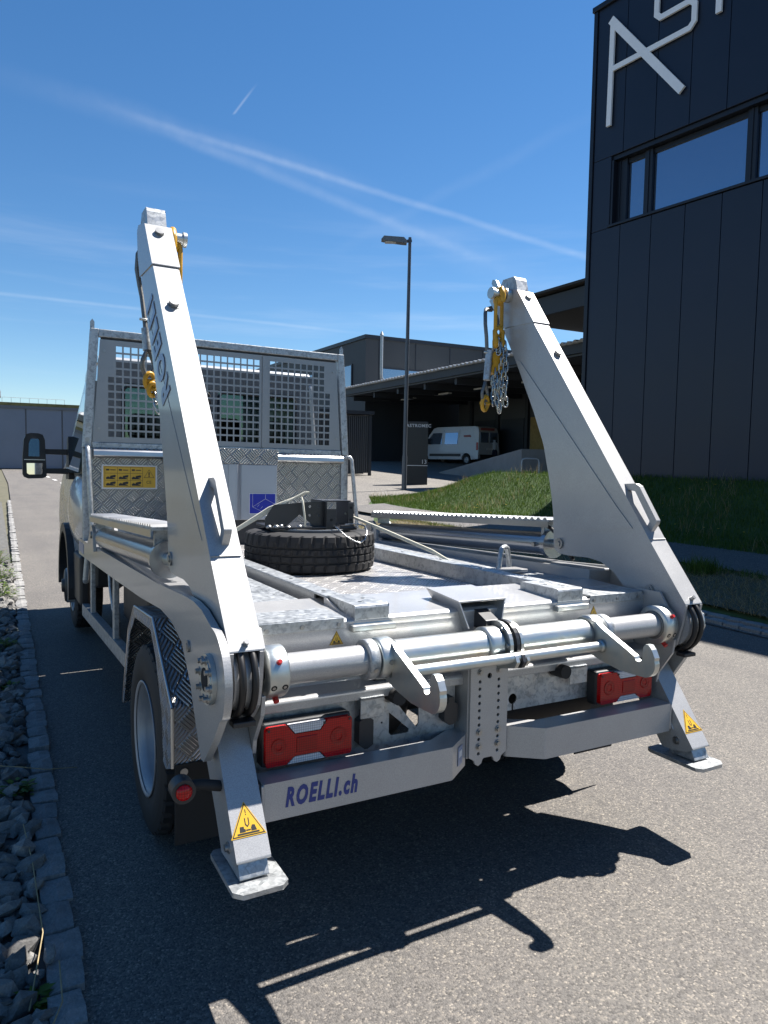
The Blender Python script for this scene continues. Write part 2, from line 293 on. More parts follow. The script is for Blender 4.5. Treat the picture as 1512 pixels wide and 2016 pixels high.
# ------------------------------------------------------------------ mesh helpers
class MB:
    def __init__(s): s.v = []; s.f = []; s.sm = []
    def add(s, vs, fs, smooth=False, M=None):
        o = len(s.v); s.v += [tuple(M @ Vector(p)) if M else tuple(p) for p in vs]
        s.f += [tuple(i + o for i in f) for f in fs]; s.sm += [smooth] * len(fs); return s
    def box(s, a, b, M=None):
        (x0, y0, z0), (x1, y1, z1) = a, b
        return s.add([(x0, y0, z0), (x1, y0, z0), (x1, y1, z0), (x0, y1, z0), (x0, y0, z1), (x1, y0, z1), (x1, y1, z1), (x0, y1, z1)],
                     [(0, 3, 2, 1), (4, 5, 6, 7), (0, 1, 5, 4), (1, 2, 6, 5), (2, 3, 7, 6), (3, 0, 4, 7)], M=M)
    def prism(s, poly, ax, a, b, M=None, smooth=False):
        """2-D outline (yz for x, xz for y, xy for z) extruded along an axis"""
        def P(p, t):
            return {'x': (t, p[0], p[1]), 'y': (p[0], t, p[1]), 'z': (p[0], p[1], t)}[ax]
        n = len(poly); ar = sum(poly[i][0] * poly[(i + 1) % n][1] - poly[(i + 1) % n][0] * poly[i][1] for i in range(n))
        if (ar < 0) != (ax == 'y'): poly = poly[::-1]
        vs = [P(p, a) for p in poly] + [P(p, b) for p in poly]
        s.add(vs, [tuple(range(n))[::-1], tuple(range(n, 2 * n))], M=M)
        return s.add(vs, [(i, (i + 1) % n, n + (i + 1) % n, n + i) for i in range(n)], smooth, M)
    def cyl(s, p0, p1, r0, r1=None, n=24, caps=True, M=None):
        r1 = r0 if r1 is None else r1; p0, p1 = Vector(p0), Vector(p1); d = (p1 - p0).normalized()
        a = d.orthogonal().normalized(); b = d.cross(a)
        ring = lambda p, r: [tuple(p + (a * cos(2 * pi * i / n) + b * sin(2 * pi * i / n)) * r) for i in range(n)]
        A, B = ring(p0, r0), ring(p1, r1)
        s.add(A + B, [(i, (i + 1) % n, n + (i + 1) % n, n + i) for i in range(n)], True, M)
        if caps: s.add(A, [tuple(range(n))[::-1]], False, M); s.add(B, [tuple(range(n))], False, M)
        return s
    def tube(s, pts, r, n=10, caps=True, M=None, closed=False):
        P = [Vector(p) for p in pts]; rings = []; a = None; L = len(P)
        for i, p in enumerate(P):
            if closed: d = (P[(i + 1) % L] - P[i - 1]).normalized()
            else: d = (P[min(i + 1, L - 1)] - P[max(i - 1, 0)]).normalized()
            a = (d.orthogonal() if a is None else a - d * a.dot(d)).normalized(); b = d.cross(a)
            rr = r[i] if isinstance(r, (list, tuple)) else r
            rings.append([tuple(p + (a * cos(2 * pi * k / n) + b * sin(2 * pi * k / n)) * rr) for k in range(n)])
        vs = [q for R in rings for q in R]; fs = []
        for i in range(L if closed else L - 1):
            j = (i + 1) % L
            fs += [(i * n + k, i * n + (k + 1) % n, j * n + (k + 1) % n, j * n + k) for k in range(n)]
        s.add(vs, fs, True, M)
        if caps and not closed: s.add(rings[0], [tuple(range(n))[::-1]], False, M); s.add(rings[-1], [tuple(range(n))], False, M)
        return s
    def lathe(s, prof, axis='x', c=(0, 0, 0), n=48, M=None):
        """profile of (along axis, radius) turned about an axis through c"""
        vs = []
        for (t, r) in prof:
            for k in range(n):
                a = 2 * pi * k / n; u, v = r * cos(a), r * sin(a)
                p = {'x': (t, u, v), 'y': (u, t, v), 'z': (u, v, t)}[axis]; vs.append((p[0] + c[0], p[1] + c[1], p[2] + c[2]))
        fs = []
        for i in range(len(prof) - 1):
            fs += [(i * n + k, i * n + (k + 1) % n, (i + 1) * n + (k + 1) % n, (i + 1) * n + k) for k in range(n)]
        return s.add(vs, fs, True, M)
    def ball(s, c, r, nu=12, nv=8, M=None):
        r = r if isinstance(r, (tuple, list)) else (r, r, r); vs = []; fs = []
        for j in range(nv + 1):
            t = pi * j / nv
            for i in range(nu):
                a = 2 * pi * i / nu; vs.append((c[0] + r[0] * sin(t) * cos(a), c[1] + r[1] * sin(t) * sin(a), c[2] + r[2] * cos(t)))
        for j in range(nv):
            for i in range(nu): fs.append((j * nu + i, (j + 1) * nu + i, (j + 1) * nu + (i + 1) % nu, j * nu + (i + 1) % nu))
        return s.add(vs, fs, True, M)
    def mesh(s, name):
        me = bpy.data.meshes.new(name); me.from_pydata(s.v, [], s.f); me.polygons.foreach_set('use_smooth', s.sm); me.update(); return me
def obj(name, mb, mat, parent=None, bevel=0.0, seg=2, label=None, cat=None, group=None, kind=None):
    me = mb.mesh(name) if isinstance(mb, MB) else mb
    o = bpy.data.objects.new(name, me); COL.objects.link(o)
    if mat and not me.materials: me.materials.append(MAT[mat])
    if parent: o.parent = parent
    if bevel:
        b = o.modifiers.new('edge', 'BEVEL'); b.width = bevel; b.segments = seg; b.limit_method = 'ANGLE'; b.angle_limit = radians(35); b.use_clamp_overlap = True
    return tag(o, label, cat, group, kind)
def tag(o, label=None, cat=None, group=None, kind=None):
    for k, v in (('label', label), ('category', cat), ('group', group), ('kind', kind)):
        if v: o[k] = v
    return o
def thing(name, label, cat, loc=(0, 0, 0), rz=0.0, group=None):
    o = bpy.data.objects.new(name, None); COL.objects.link(o); o.location = loc; o.rotation_euler = (0, 0, rz); o.empty_display_size = 0.2
    return tag(o, label, cat, group)
def arc(cx, cy, r, a0, a1, n): return [(cx + r * cos(radians(a0 + (a1 - a0) * i / n)), cy + r * sin(radians(a0 + (a1 - a0) * i / n))) for i in range(n + 1)]
def text_mesh(txt, size, shear=0.0, offset=0.0, extrude=0.0008, align='LEFT', sx=1.0):
    cu = bpy.data.curves.new('lettering', 'FONT'); cu.body = txt; cu.size = size; cu.shear = shear; cu.offset = offset; cu.extrude = extrude; cu.align_x = align; cu.space_character = 1.0 + offset * 16 / size * .35
    cu.resolution_u = 3
    to = bpy.data.objects.new('lettering', cu); COL.objects.link(to); to.scale = (sx, 1, 1)
    dg = bpy.context.evaluated_depsgraph_get(); dg.update()
    me = bpy.data.meshes.new_from_object(to.evaluated_get(dg)); me.transform(Matrix.Diagonal((sx, 1, 1, 1)))
    bpy.data.objects.remove(to); bpy.data.curves.remove(cu); return me
def text_obj(txt, size, mat, parent, M, name='lettering', **k):
    me = text_mesh(txt, size, **k); me.transform(M); me.materials.clear(); me.materials.append(MAT[mat])
    return obj(name, me, None, parent)
def frame(origin, ux, uz):
    """matrix taking local xy (text plane) to a wall: x along ux, y along uz"""
    ux, uz = Vector(ux).normalized(), Vector(uz).normalized(); n = ux.cross(uz)
    return Matrix(((ux.x, uz.x, n.x, origin[0]), (ux.y, uz.y, n.y, origin[1]), (ux.z, uz.z, n.z, origin[2]), (0, 0, 0, 1)))
def np_mesh(name, verts, tris, mat):
    """large triangle mesh straight from numpy arrays"""
    import numpy as np
    me = bpy.data.meshes.new(name); nv, nf = len(verts), len(tris)
    me.vertices.add(nv); me.vertices.foreach_set('co', np.asarray(verts, dtype='f').ravel())
    me.loops.add(nf * 3); me.loops.foreach_set('vertex_index', np.asarray(tris, dtype='i').ravel())
    me.polygons.add(nf); me.polygons.foreach_set('loop_start', np.arange(0, nf * 3, 3, dtype='i'))
    me.update(calc_edges=True); me.polygons.foreach_set('use_smooth', np.zeros(nf, dtype=bool)); me.materials.append(MAT[mat]); return me

# ================================================================== SETTING
import numpy as np
rng = np.random.default_rng(11)
def interp(x, xs, ys): return float(np.interp(x, xs, ys))
def drive_h(x, y): return max(0.0, 0.51 + 0.036 * ((x + 1.54) * 0.479 + (y + 2) * 0.876 - 24)) * min(1.0, max(0.0, (x - 4.2) / 3.0))
def sstep(t): t = min(1.0, max(0.0, t)); return t * t * (3 - 2 * t)
def bank_h(x, y):
    b = interp(x, [4.2, 4.6, 6.3, 7.9, 8.5, 9.9, 14], [0.03, 0.09, 0.19, 0.28, 0.42, 1.24, 1.3])
    return drive_h(x, y) + (b - drive_h(x, y)) * sstep((17.2 - y) / 4.6)
def grid(name, xs, ys, h, mat, smooth=True, **k):
    vs = [(x, y, h(x, y)) for y in ys for x in xs]; n = len(xs)
    fs = [(j * n + i, j * n + i + 1, (j + 1) * n + i + 1, (j + 1) * n + i) for j in range(len(ys) - 1) for i in range(n - 1)]
    return obj(name, MB().add(vs, fs, smooth), mat, **k)
ST = dict(kind='structure')
lin = lambda a, b, n: [a + (b - a) * i / n for i in range(n + 1)]
grid('ground', [-900, -40, 0, 40, 900], [-300, -30, 30, 200, 2500], lambda x, y: -0.05, 'verge_soil', False, **ST)
KX = lambda y: -1.341 + 0.0103 * y                      # road edge beside the left kerb
obj('road', MB().add([(KX(-12) - .02, -12, 0), (4.45, -12, 0), (4.45, 140, 0), (KX(12) + 0.3, 140, 0), (KX(40), 40, 0)], [(0, 1, 2, 3, 4)]), 'asphalt_road', **ST)
dw = grid('driveway', lin(4.4, 60, 28), lin(-14, 75, 44), lambda x, y: bank_h(x, y) - (0.05 if y < 17.2 else 0.0), 'asphalt_drive', **ST)
gb = grid('grass_bank', lin(4.72, 9.95, 30), lin(-8, 17, 75), lambda x, y: bank_h(x, y) + 0.01 - 0.10 * sstep((y - 15.2) / 1.6) - (0.05 if x < 4.75 else 0) - (0.12 if y > 11.5 and x < 5.5 + (y - 11) * .45 else 0), 'turf_soil', **ST)
grid('dry_verge', lin(4.76, 6.40, 10), lin(-8, 11.4, 40), lambda x, y: bank_h(x, y) + 0.016, 'verge_soil', **ST)
grid('path', lin(6.45, 7.75, 4), lin(-8, 15.0, 60), lambda x, y: bank_h(x, y) + 0.028, 'asphalt_path', **ST)
grid('gravel_bed', lin(-4.2, -1.40, 6), lin(-6, 40, 30), lambda x, y: -0.012, 'gravel_bed', **ST)
for k, y in enumerate((38, 44, 50, 56, 62)):
    dsh = obj('road_marking', MB().box((1.55, y, 0.003), (1.72, y + 2.4, 0.0045)), 'road_paint', **ST)

# left kerb: every granite sett its own piece
kerb = obj('kerb', MB().box((-1.44, -2.0, -0.2), (-1.36, 24, -0.03)), 'gravel_bed', **ST)
def sett_mesh(l, w, h, seed):
    r = random.Random(seed); mb = MB(); nx, ny = 3, 4; vs = []
    for j in range(ny):
        for i in range(nx):
            ex = i in (0, nx - 1); ey = j in (0, ny - 1)
            vs.append(((i / (nx - 1) - .5) * w * (0.94 if ey else 1) + r.uniform(-.004, .004), (j / (ny - 1) - .5) * l + r.uniform(-.005, .005), h - (0.010 if ex or ey else 0) + r.uniform(-.004, .004)))
    base = [((i / (nx - 1) - .5) * w, (j / (ny - 1) - .5) * l, -0.1) for j in range(ny) for i in range(nx)]
    n = nx * ny; fs = [(j * nx + i, j * nx + i + 1, (j + 1) * nx + i + 1, (j + 1) * nx + i) for j in range(ny - 1) for i in range(nx - 1)]
    loop = [i for i in range(nx)] + [j * nx + nx - 1 for j in range(1, ny)] + [(ny - 1) * nx + i for i in range(nx - 2, -1, -1)] + [j * nx for j in range(ny - 2, 0, -1)]
    fs += [(loop[k], loop[k] + n, loop[(k + 1) % len(loop)] + n, loop[(k + 1) % len(loop)]) for k in range(len(loop))]
    me = mb.add(vs + base, fs).mesh('sett'); me.materials.append(MAT['granite']); return me
setts = [sett_mesh(1, 1, 0.03, s) for s in range(9)]
y = -1.6; k = 0
while y < 24:
    l = random.uniform(0.135, 0.185) * (1 if y < 8 else 1.25); w = random.uniform(0.088, 0.108)
    o = bpy.data.objects.new('sett', setts[k % 9]); COL.objects.link(o); o.parent = kerb
    o.location = (KX(y) - 0.052 + random.uniform(-.006, .006), y + l / 2, random.uniform(-0.012, 0.004)); o.scale = (w, l - random.uniform(.006, .014), 1.0)
    o.rotation_euler = (random.uniform(-.03, .03), random.uniform(-.04, .04), random.uniform(-.05, .05)); y += l; k += 1
kerb_r = obj('kerb', MB().box((4.46, -6.0, -0.2), (4.70, 16, -0.02)), 'gravel_bed', **ST)
y = -4.0
while y < 14:
    l = random.uniform(0.16, 0.22)
    for c_ in range(2):
        o = bpy.data.objects.new('sett', setts[k % 9]); COL.objects.link(o); o.parent = kerb_r; k += 1
        o.location = (4.51 + 0.125 * c_, y + l / 2 + c_ * .08, 0.02 + 0.02 * c_); o.scale = (0.12, l - 0.012, 1); o.rotation_euler = (random.uniform(-.03, .03), random.uniform(-.03, .03), random.uniform(-.05, .05))
    y += l

# loose gravel left of the kerb (uncountable)
def rock_field(n, xr, yr, smin, smax, seed, zbase=0.0):
    r = np.random.default_rng(seed); t = (1 + 5 ** .5) / 2
    ico = np.array([(-1, t, 0), (1, t, 0), (-1, -t, 0), (1, -t, 0), (0, -1, t), (0, 1, t), (0, -1, -t), (0, 1, -t), (t, 0, -1), (t, 0, 1), (-t, 0, -1), (-t, 0, 1)]) / 1.902
    tri = np.array([(0, 11, 5), (0, 5, 1), (0, 1, 7), (0, 7, 10), (0, 10, 11), (1, 5, 9), (5, 11, 4), (11, 10, 2), (10, 7, 6), (7, 1, 8), (3, 9, 4), (3, 4, 2), (3, 2, 6), (3, 6, 8), (3, 8, 9), (4, 9, 5), (2, 4, 11), (6, 2, 10), (8, 6, 7), (9, 8, 1)])
    V = np.zeros((n, 12, 3)); T = np.zeros((n, 20, 3), int)
    for i in range(n):
        s = smin + (smax - smin) * r.random() ** 2.2; sc = s * np.array([r.uniform(.7, 1.3), r.uniform(.6, 1.0), r.uniform(.4, .75)])
        p = ico * (1 + r.uniform(-.36, .30, (12, 1))) * sc
        q = Matrix.Rotation(r.uniform(0, 6.3), 3, 'Z') @ Matrix.Rotation(r.uniform(-.6, .6), 3, 'X') @ Matrix.Rotation(r.uniform(-.6, .6), 3, 'Y')
        p = p @ np.array(q).T; yy = r.uniform(*yr)
        p += np.array([r.uniform(xr[0], xr[1] + 0.0103 * yy), yy, zbase + s * r.uniform(.1, .55)]); V[i] = p; T[i] = tri + 12 * i
    return np_mesh('gravel', V.reshape(-1, 3), T.reshape(-1, 3), 'gravel_stone')
obj('gravel', rock_field(6500, (-2.5, -1.455), (-1.2, 9.0), 0.022, 0.060, 3), None, label='loose grey crushed stone filling the strip left of the kerb', cat='gravel', kind='stuff')
def blades(n, pos, hmin, hmax, wid, seed, lean=0.5, seg=1):
    """n grass blades (two triangles each, bent) rooted at positions from pos(r)"""
    r = np.random.default_rng(seed); P = pos(r, n); a = r.uniform(0, 2 * pi, n); h = hmin + (hmax - hmin) * r.random(n) ** 1.4
    l = r.uniform(0.1, lean, n) * h; a2 = r.uniform(0, 2 * pi, n)
    w = wid * r.uniform(.6, 1.3, n); dx, dy = np.cos(a) * w, np.sin(a) * w
    mid = P + np.stack([np.cos(a2) * l * .35, np.sin(a2) * l * .35, h * .6], 1); top = P + np.stack([np.cos(a2) * l, np.sin(a2) * l, h], 1)
    d = np.stack([dx, dy, np.zeros(n)], 1)
    V = np.stack([P - d, P + d, mid - d * .7, mid + d * .7, top], 1).reshape(-1, 3)
    b = np.arange(n)[:, None] * 5
    T = np.concatenate([b + np.array([[0, 1, 3]]), b + np.array([[0, 3, 2]]), b + np.array([[2, 3, 4]])], 1).reshape(-1, 3)
    return V, T
def bank_pos(x0, x1, y0, y1, keep):
    def f(r, n):
        X = r.uniform(x0, x1, n * 3); Y = r.uniform(y0, y1, n * 3); ok = np.array([keep(x, y) for x, y in zip(X, Y)]); X, Y = X[ok][:n], Y[ok][:n]
        while len(X) < n: X = np.concatenate([X, X])[:n]; Y = np.concatenate([Y, Y])[:n]
        return np.stack([X, Y, [bank_h(x, y) for x, y in zip(X, Y)]], 1)
    return f
on_path = lambda x, y: 6.40 < x < 7.80 and y < 15.1
inbank = lambda x, y: not on_path(x, y) and y < 16.9 - 0.10 * (x - 7) ** 2 and x > 5.6 + max(0, (y - 11) * 0.45)
V, T = blades(95000, bank_pos(6.2, 9.95, -5, 17, inbank), 0.03, 0.12, 0.0045, 21)
obj('grass', np_mesh('grass', V, T, 'grass_blade'), None, label='green unmown grass covering the bank below the dark facade', cat='grass', kind='stuff')
V, T = blades(2200, bank_pos(6.2, 9.95, -5, 17, lambda x, y: inbank(x, y) and sin(x * 3.1 + sin(y * 1.7) * 2) + sin(y * 2.3) > .2), 0.12, 0.30, 0.003, 31, lean=.9)
obj('seed_stalks', np_mesh('seed_stalks', V, T, 'dry_blade'), None, label='taller dry seed stalks scattered through the green bank', cat='grass', kind='stuff')
V, T = blades(30000, bank_pos(4.74, 6.5, -4, 11.5, lambda x, y: not on_path(x, y)), 0.02, 0.11, 0.004, 22, lean=2.6)
obj('dry_grass', np_mesh('dry_grass', V, T, 'dry_blade'), None, label='dry straw coloured grass between right kerb and footpath', cat='grass', kind='stuff')
def tuft_pos(cx, cy, rad):
    return lambda r, n: np.stack([(X := cx + r.normal(0, rad, n)), (Y := cy + r.normal(0, rad, n)), [bank_h(x, y) if x > 4 else 0.0 for x, y in zip(X, Y)]], 1)
V, T = blades(420, tuft_pos(6.05, 3.75, 0.09), 0.12, 0.26, 0.005, 23)
obj('grass_tuft', np_mesh('grass_tuft', V, T, 'grass_blade'), None, label='dark green grass tuft standing at the footpath edge', cat='grass tuft')
Vs, Ts, off = [], [], 0
for q in range(70):                                   # dandelion heads scattered in the grass
    x, y = random.uniform(7.9, 9.7), random.uniform(0, 13); z = bank_h(x, y) + random.uniform(.10, .16)
    for a in range(6):
        a0, a1 = a * pi / 3, (a + 1) * pi / 3; Vs += [(x, y, z), (x + .02 * cos(a0), y + .02 * sin(a0), z + .008), (x + .02 * cos(a1), y + .02 * sin(a1), z + .008)]; Ts.append((off, off + 1, off + 2)); off += 3
obj('dandelion_flowers', np_mesh('dandelion_flowers', Vs, Ts, 'flower_yellow'), None, label='small yellow dandelion heads dotted over the shaded bank', cat='flowers', kind='stuff')
V, T = blades(26000, lambda r, n: np.stack([r.uniform(-6, -1.5, n), 9 + 40 * r.random(n) ** 1.5, np.zeros(n) - .01], 1), 0.05, 0.22, 0.006, 24, lean=1.4)
obj('verge_grass', np_mesh('verge_grass', V, T, 'dry_blade'), None, label='yellowed verge grass beyond the gravel on the left', cat='grass', kind='stuff')
def weed(x, y, n, sp, h, label, seed):
    """a low leafy weed: many small folded leaves around a crown of stems"""
    r = random.Random(seed); mb = MB(); st = MB()
    for i in range(n):
        a = r.uniform(0, 6.28); d = sp * r.random() ** .7; cx, cy, cz = d * cos(a), d * sin(a), h * r.uniform(.15, 1) * (1 - .5 * d / sp)
        L = r.uniform(.018, .045); b = a + r.uniform(-1, 1); ux, uy = cos(b), sin(b); t = r.uniform(-.2, .5)
        mb.add([(cx, cy, cz), (cx + ux * L * .5 - uy * L * .28, cy + uy * L * .5 + ux * L * .28, cz + L * t * .6), (cx + ux * L, cy + uy * L, cz + L * t), (cx + ux * L * .5 + uy * L * .28, cy + uy * L * .5 - ux * L * .28, cz + L * t * .6)], [(0, 1, 2), (0, 2, 3)])
        if i % 6 == 0: st.tube([(0, 0, 0), (cx * .5, cy * .5, cz * .7), (cx, cy, cz)], .0015, 4)
    t_ = thing('weed', label, 'weed', (x, y, 0.0), group='weeds along the gravel strip')
    obj('leaves', mb, 'weed_leaf', t_); obj('stem', st, 'weed_leaf', t_); return t_
for (wx, wy, n, sp, h, lab) in [(-1.50, 4.2, 120, .10, .10, 'leafy green weed by the gravel where the truck shadow ends'),
                               (-1.49, 1.50, 90, .07, .07, 'small green weed beside the kerb level with the rear wheel'),
                               (-1.50, 6.4, 260, .16, .20, 'taller sunlit weed on the gravel just past the truck shadow'),
                               (-1.50, 7.6, 260, .18, .22, 'bushy weed overhanging the kerb ahead of the truck'),
                               (-1.52, 9.0, 300, .22, .26, 'farthest leafy weed on the gravel near the verge grass'),
                               (-1.47, 0.12, 40, .03, .03, 'tiny moss green weed against the nearest kerb setts'),
                               (-1.48, 3.1, 60, .06, .05, 'flat weed between gravel and kerb midway along the truck')]:
    weed(wx, wy, n, sp, h, lab, int(abs(wx * wy) * 100))
for k, (pts, lab) in enumerate([([(-1.49, 0.05, .03), (-1.44, .35, .05), (-1.45, .8, .045), (-1.47, 1.1, .05)], 'long dry grass stalk lying along the inner kerb edge'),
                          ([(-1.56, 1.75, .05), (-1.46, 1.66, .06), (-1.36, 1.62, .045), (-1.22, 1.66, .012)], 'dry twig lying across the kerb onto the road'),
                          ([(-1.46, -.1, .04), (-1.41, .02, .05), (-1.405, .2, .045)], 'short bent straw resting on the nearest setts')]):
    obj('dry_stalk', MB().tube(pts, .0022, 5), 'dry_twig', label=lab, cat='stalk')
ps = MB(); r = random.Random(5); vs = []
obj('pale_pebble', rock_field(1, (-1.432, -1.428), (0.24, 0.25), 0.03, 0.031, 77, .03), None, label='pale pebble lying on top of the nearest kerb sett', cat='pebble')

# ------------------------------------------------------------------ tall navy building on the right
FP = Vector((9.807, 9.81, 0)); FD = Vector((-0.1045, 0.9945, 0)); FN = Vector((-0.9945, -0.1045, 0))    # corner, along wall, outward
def FM(off=0.0):          # local x = distance along the wall away from the corner (towards the camera side), y = outward, z = up
    ux = -FD; return Matrix(((ux.x, FN.x, 0, FP.x + FN.x * off), (ux.y, FN.y, 0, FP.y + FN.y * off), (0, 0, 1, 0), (0, 0, 0, 1)))
tb = thing('navy_building', 'tall navy metal clad building with white letters and a ribbon window', 'building', tuple(FP))
tb.matrix_world = FM()
TOP = 11.0; BASE = 0.9; WZ0, WZ1 = 6.50, 7.88; WX0, WX1 = 0.56, 11.0; LEN = 15.0
core = MB().box((0.12, -12, -0.5), (LEN, -0.42, TOP - 0.15)).box((0.12, -0.43, -0.5), (LEN, -0.10, WZ0 - .06)).box((0.12, -0.43, WZ1 + 0.06), (LEN, -0.10, TOP - 0.15)).box((0.12, -0.43, WZ0 - .07), (WX0 - .02, -0.10, WZ1 + .07)).box((WX1, -0.43, WZ0 - .07), (LEN, -0.10, WZ1 + .07))
obj('wall_core', core, 'facade_trim', tb)
PW = 0.735
edges = [0.10, 0.84 + 0.0] ; e = 0.84
xs = [0.10]; e = 0.84
while e < LEN: xs.append(e); e += PW
xs.append(LEN)
def panel(x0, x1, z0, z1): obj('wall_panel', MB().box((x0 + .006, -0.10, z0), (x1 - .006, 0.0, z1)), 'facade_navy', tb, bevel=0.006)
for a, b_ in zip(xs[:-1], xs[1:]):
    panel(a, b_, BASE - 0.5, WZ0 - .065)
    panel(a, b_, WZ1 + .02, TOP - 0.02)
panel(0.10, WX0, WZ0 - .058, WZ1 + .013)
panel(WX1, LEN, WZ0 - .058, WZ1 + .013)
obj('corner_trim', MB().box((0.0, -0.30, 0.3), (0.093, 0.03, TOP - .02)), 'facade_trim', tb, bevel=0.006)
obj('roof_flashing', MB().box((-0.03, -12, TOP - .015), (LEN, 0.06, TOP + 0.09)), 'facade_trim', tb, bevel=0.008)
for q in range(10):       # end wall panels facing the yard behind
    obj('wall_panel', MB().box((0.02, -1.5 - q * 1.05, 0.3), (0.12, -0.47 - q * 1.05, TOP - .02)), 'facade_navy', tb, bevel=.006)
win = obj('ribbon_window', MB().box((WX0 - .02, -0.40, WZ0 - .06), (WX1, -0.36, WZ1 + .06)), 'dark_void', tb)
obj('sill', MB().box((WX0 - .03, -0.36, WZ0 - .055), (WX1, 0.035, WZ0 - .005)), 'facade_trim', win, bevel=.005)
obj('lintel', MB().box((WX0 - .01, -0.36, WZ1 - .07), (WX1, -0.05, WZ1 + .012)), 'facade_trim', win)
obj('jamb', MB().box((WX0 - .012, -0.36, WZ0), (WX0 + .05, -0.02, WZ1 - .08)), 'facade_trim', win)
edges = [0.62, 1.30, 3.40, 5.60, 7.80, 10.95]
for i, x in enumerate(edges):
    obj('mullion', MB().box((x - .04, -0.36, WZ0), (x + (.14 if i else .22), -0.16, WZ1 - .075)).box((x + .04, -0.17, WZ0), (x + .07, -0.14, WZ1 - .075)), 'facade_trim', win, bevel=.004)
for x0, x1 in [(0.88, 1.24), (1.48, 3.34), (3.58, 5.54), (5.78, 7.74), (7.98, 10.89)]:
    obj('pane', MB().box((x0 - .03, -0.26, WZ0 + .03), (x1 + .03, -0.235, WZ1 - .13)), 'window_glass', win)
    obj('pane_frame', MB().box((x0 - .06, -0.27, WZ0 - .002), (x1 + .06, -0.20, WZ0 + .04)), 'facade_trim', win); obj('pane_frame', MB().box((x0 - .06, -0.27, WZ1 - .17), (x1 + .06, -0.20, WZ1 - .08)), 'facade_trim', win)
# white letters standing proud of the cladding (local x runs along the wall)
def stroke(mb, pts, w, y0, y1, closed=False):
    """constant-width letter stroke along a polyline in wall coordinates"""
    n = len(pts); L = []; R = []
    for i, p in enumerate(pts):
        p = Vector(p); a = (p - Vector(pts[i - 1])).normalized() if i else None; b = (Vector(pts[i + 1]) - p).normalized() if i < n - 1 else None
        t = ((a or b) + (b or a)).normalized(); m = Vector((-t.y, t.x)); k = w / 2 / max(.35, m.dot(Vector((-(b or a).y, (b or a).x))))
        L.append(p + m * k); R.append(p - m * k)
    mb.prism([tuple(p) for p in L] + [tuple(p) for p in R[::-1]], 'y', y0, y1); return mb
LW = 0.110
A = MB(); stroke(A, [(0.50, 8.50), (0.52, 10.60)], LW, .03, .075); stroke(A, [(0.47, 10.62), (2.17, 8.55)], 0.155, .031, .077)
stroke(A, [(0.55, 9.62), (2.27, 9.62), (2.36, 9.71), (2.36, 10.02), (2.27, 10.11), (1.64, 10.11), (1.55, 10.20), (1.55, 10.55), (1.64, 10.63), (2.42, 10.63)], 0.105, .032, .074)
obj('lettering', A, 'letter_white', tb, bevel=.004)
A2 = MB(); stroke(A2, [(2.84, 9.62), (2.84, 10.65)], LW, .03, .075); stroke(A2, [(2.50, 10.63), (3.22, 10.63)], .135, .031, .077)
obj('lettering', A2, 'letter_white', tb, bevel=.004)
for x, zz in [(.5, 8.7), (.5, 10.2), (1.9, 8.9), (2.2, 9.62), (2.84, 9.9)]: obj('letter_standoff', MB().cyl((x, -.02, zz), (x, .04, zz), .02, n=8), 'facade_trim', tb)

# ------------------------------------------------------------------ yard roofs and halls behind
cr = thing('high_yard_roof', 'high flat yard roof projecting behind the navy building', 'canopy', (15, 10, 0))
cr.matrix_world = Matrix.Translation((14.9, 10.2, 0))
obj('roof_slab', MB().box((0.0, 0, 6.72), (9, 9.4, 7.1)), 'hall_dark', cr, bevel=.01)
obj('soffit', MB().box((0.12, 0.1, 6.66), (8.9, 9.2, 6.715)), 'soffit', cr)
obj('roof_sheet', MB().prism([(-.3, 7.14), (9, 7.44), (9, 7.52), (-.3, 7.22)], 'y', -.1, 9.75), 'soffit', cr)
for yy in (0.6, 9.0): obj('column', MB().box((6.0, yy - .12, 0.5), (6.24, yy + .12, 6.65)), 'hall_dark', cr)
obj('edge_beam', MB().box((-.08, 0, 6.45), (-.003, 9.4, 7.06)), 'hall_dark', cr)
hall = thing('loading_hall', 'long dark loading hall with corrugated canopy over the yard', 'building', (18.3, 18, 0))
hall.matrix_world = Matrix.Translation((18.3, 17.5, 0)) @ Matrix.Rotation(radians(-1.6), 4, 'Z')
obj('canopy_slab', MB().prism([(0, 5.75), (0, 6.12), (10, 6.7), (10, 6.2)], 'y', 0, 24), 'hall_dark', hall)
obj('canopy_soffit', MB().prism([(.1, 5.66), (.1, 5.74), (10, 6.18), (10, 6.1)], 'y', .1, 23.9), 'hall_grey', hall)
for q in range(8): obj('canopy_beam', MB().prism([(.3, 5.35), (.3, 5.66), (9.9, 6.09), (9.9, 5.55)], 'y', 1.2 + q * 3.1, 1.4 + q * 3.1), 'hall_dark', hall)
cg = MB(); ny = 24 * 12; vs = []
for i in range(ny + 1):
    yy = 24 * i / ny; z = 0.055 * cos(2 * pi * yy / 0.36)
    vs += [(-.22, yy, 6.19 + z), (10, yy, 6.80 + z)]
cg.add(vs, [(2 * i, 2 * i + 1, 2 * i + 3, 2 * i + 2) for i in range(ny)], True)
ro = obj('corrugated_sheet', cg, 'sheet_white', hall); sm_ = ro.modifiers.new('thick', 'SOLIDIFY'); sm_.thickness = .02
obj('back_wall', MB().box((9.2, -2, 0.3), (10.2, 24, 6.1)), 'hall_grey', hall)
for q, yy in enumerate((0.5, 3.6, 6.7, 9.8, 12.9, 16.0, 19.1, 22.2)):
    obj('pilaster', MB().box((9.02, yy - .14, .3), (9.2, yy + .14, 6.0)), 'hall_dark', hall)
    if q in (0, 2, 3, 5, 6): obj('gate', MB().box((9.12, yy + .35, .3), (9.195, yy + 2.7, 4.3)), 'hall_dark', hall)
obj('lit_doorway', MB().box((9.06, 13.3, .4), (9.19, 15.6, 4.3)), 'warm_interior', hall)
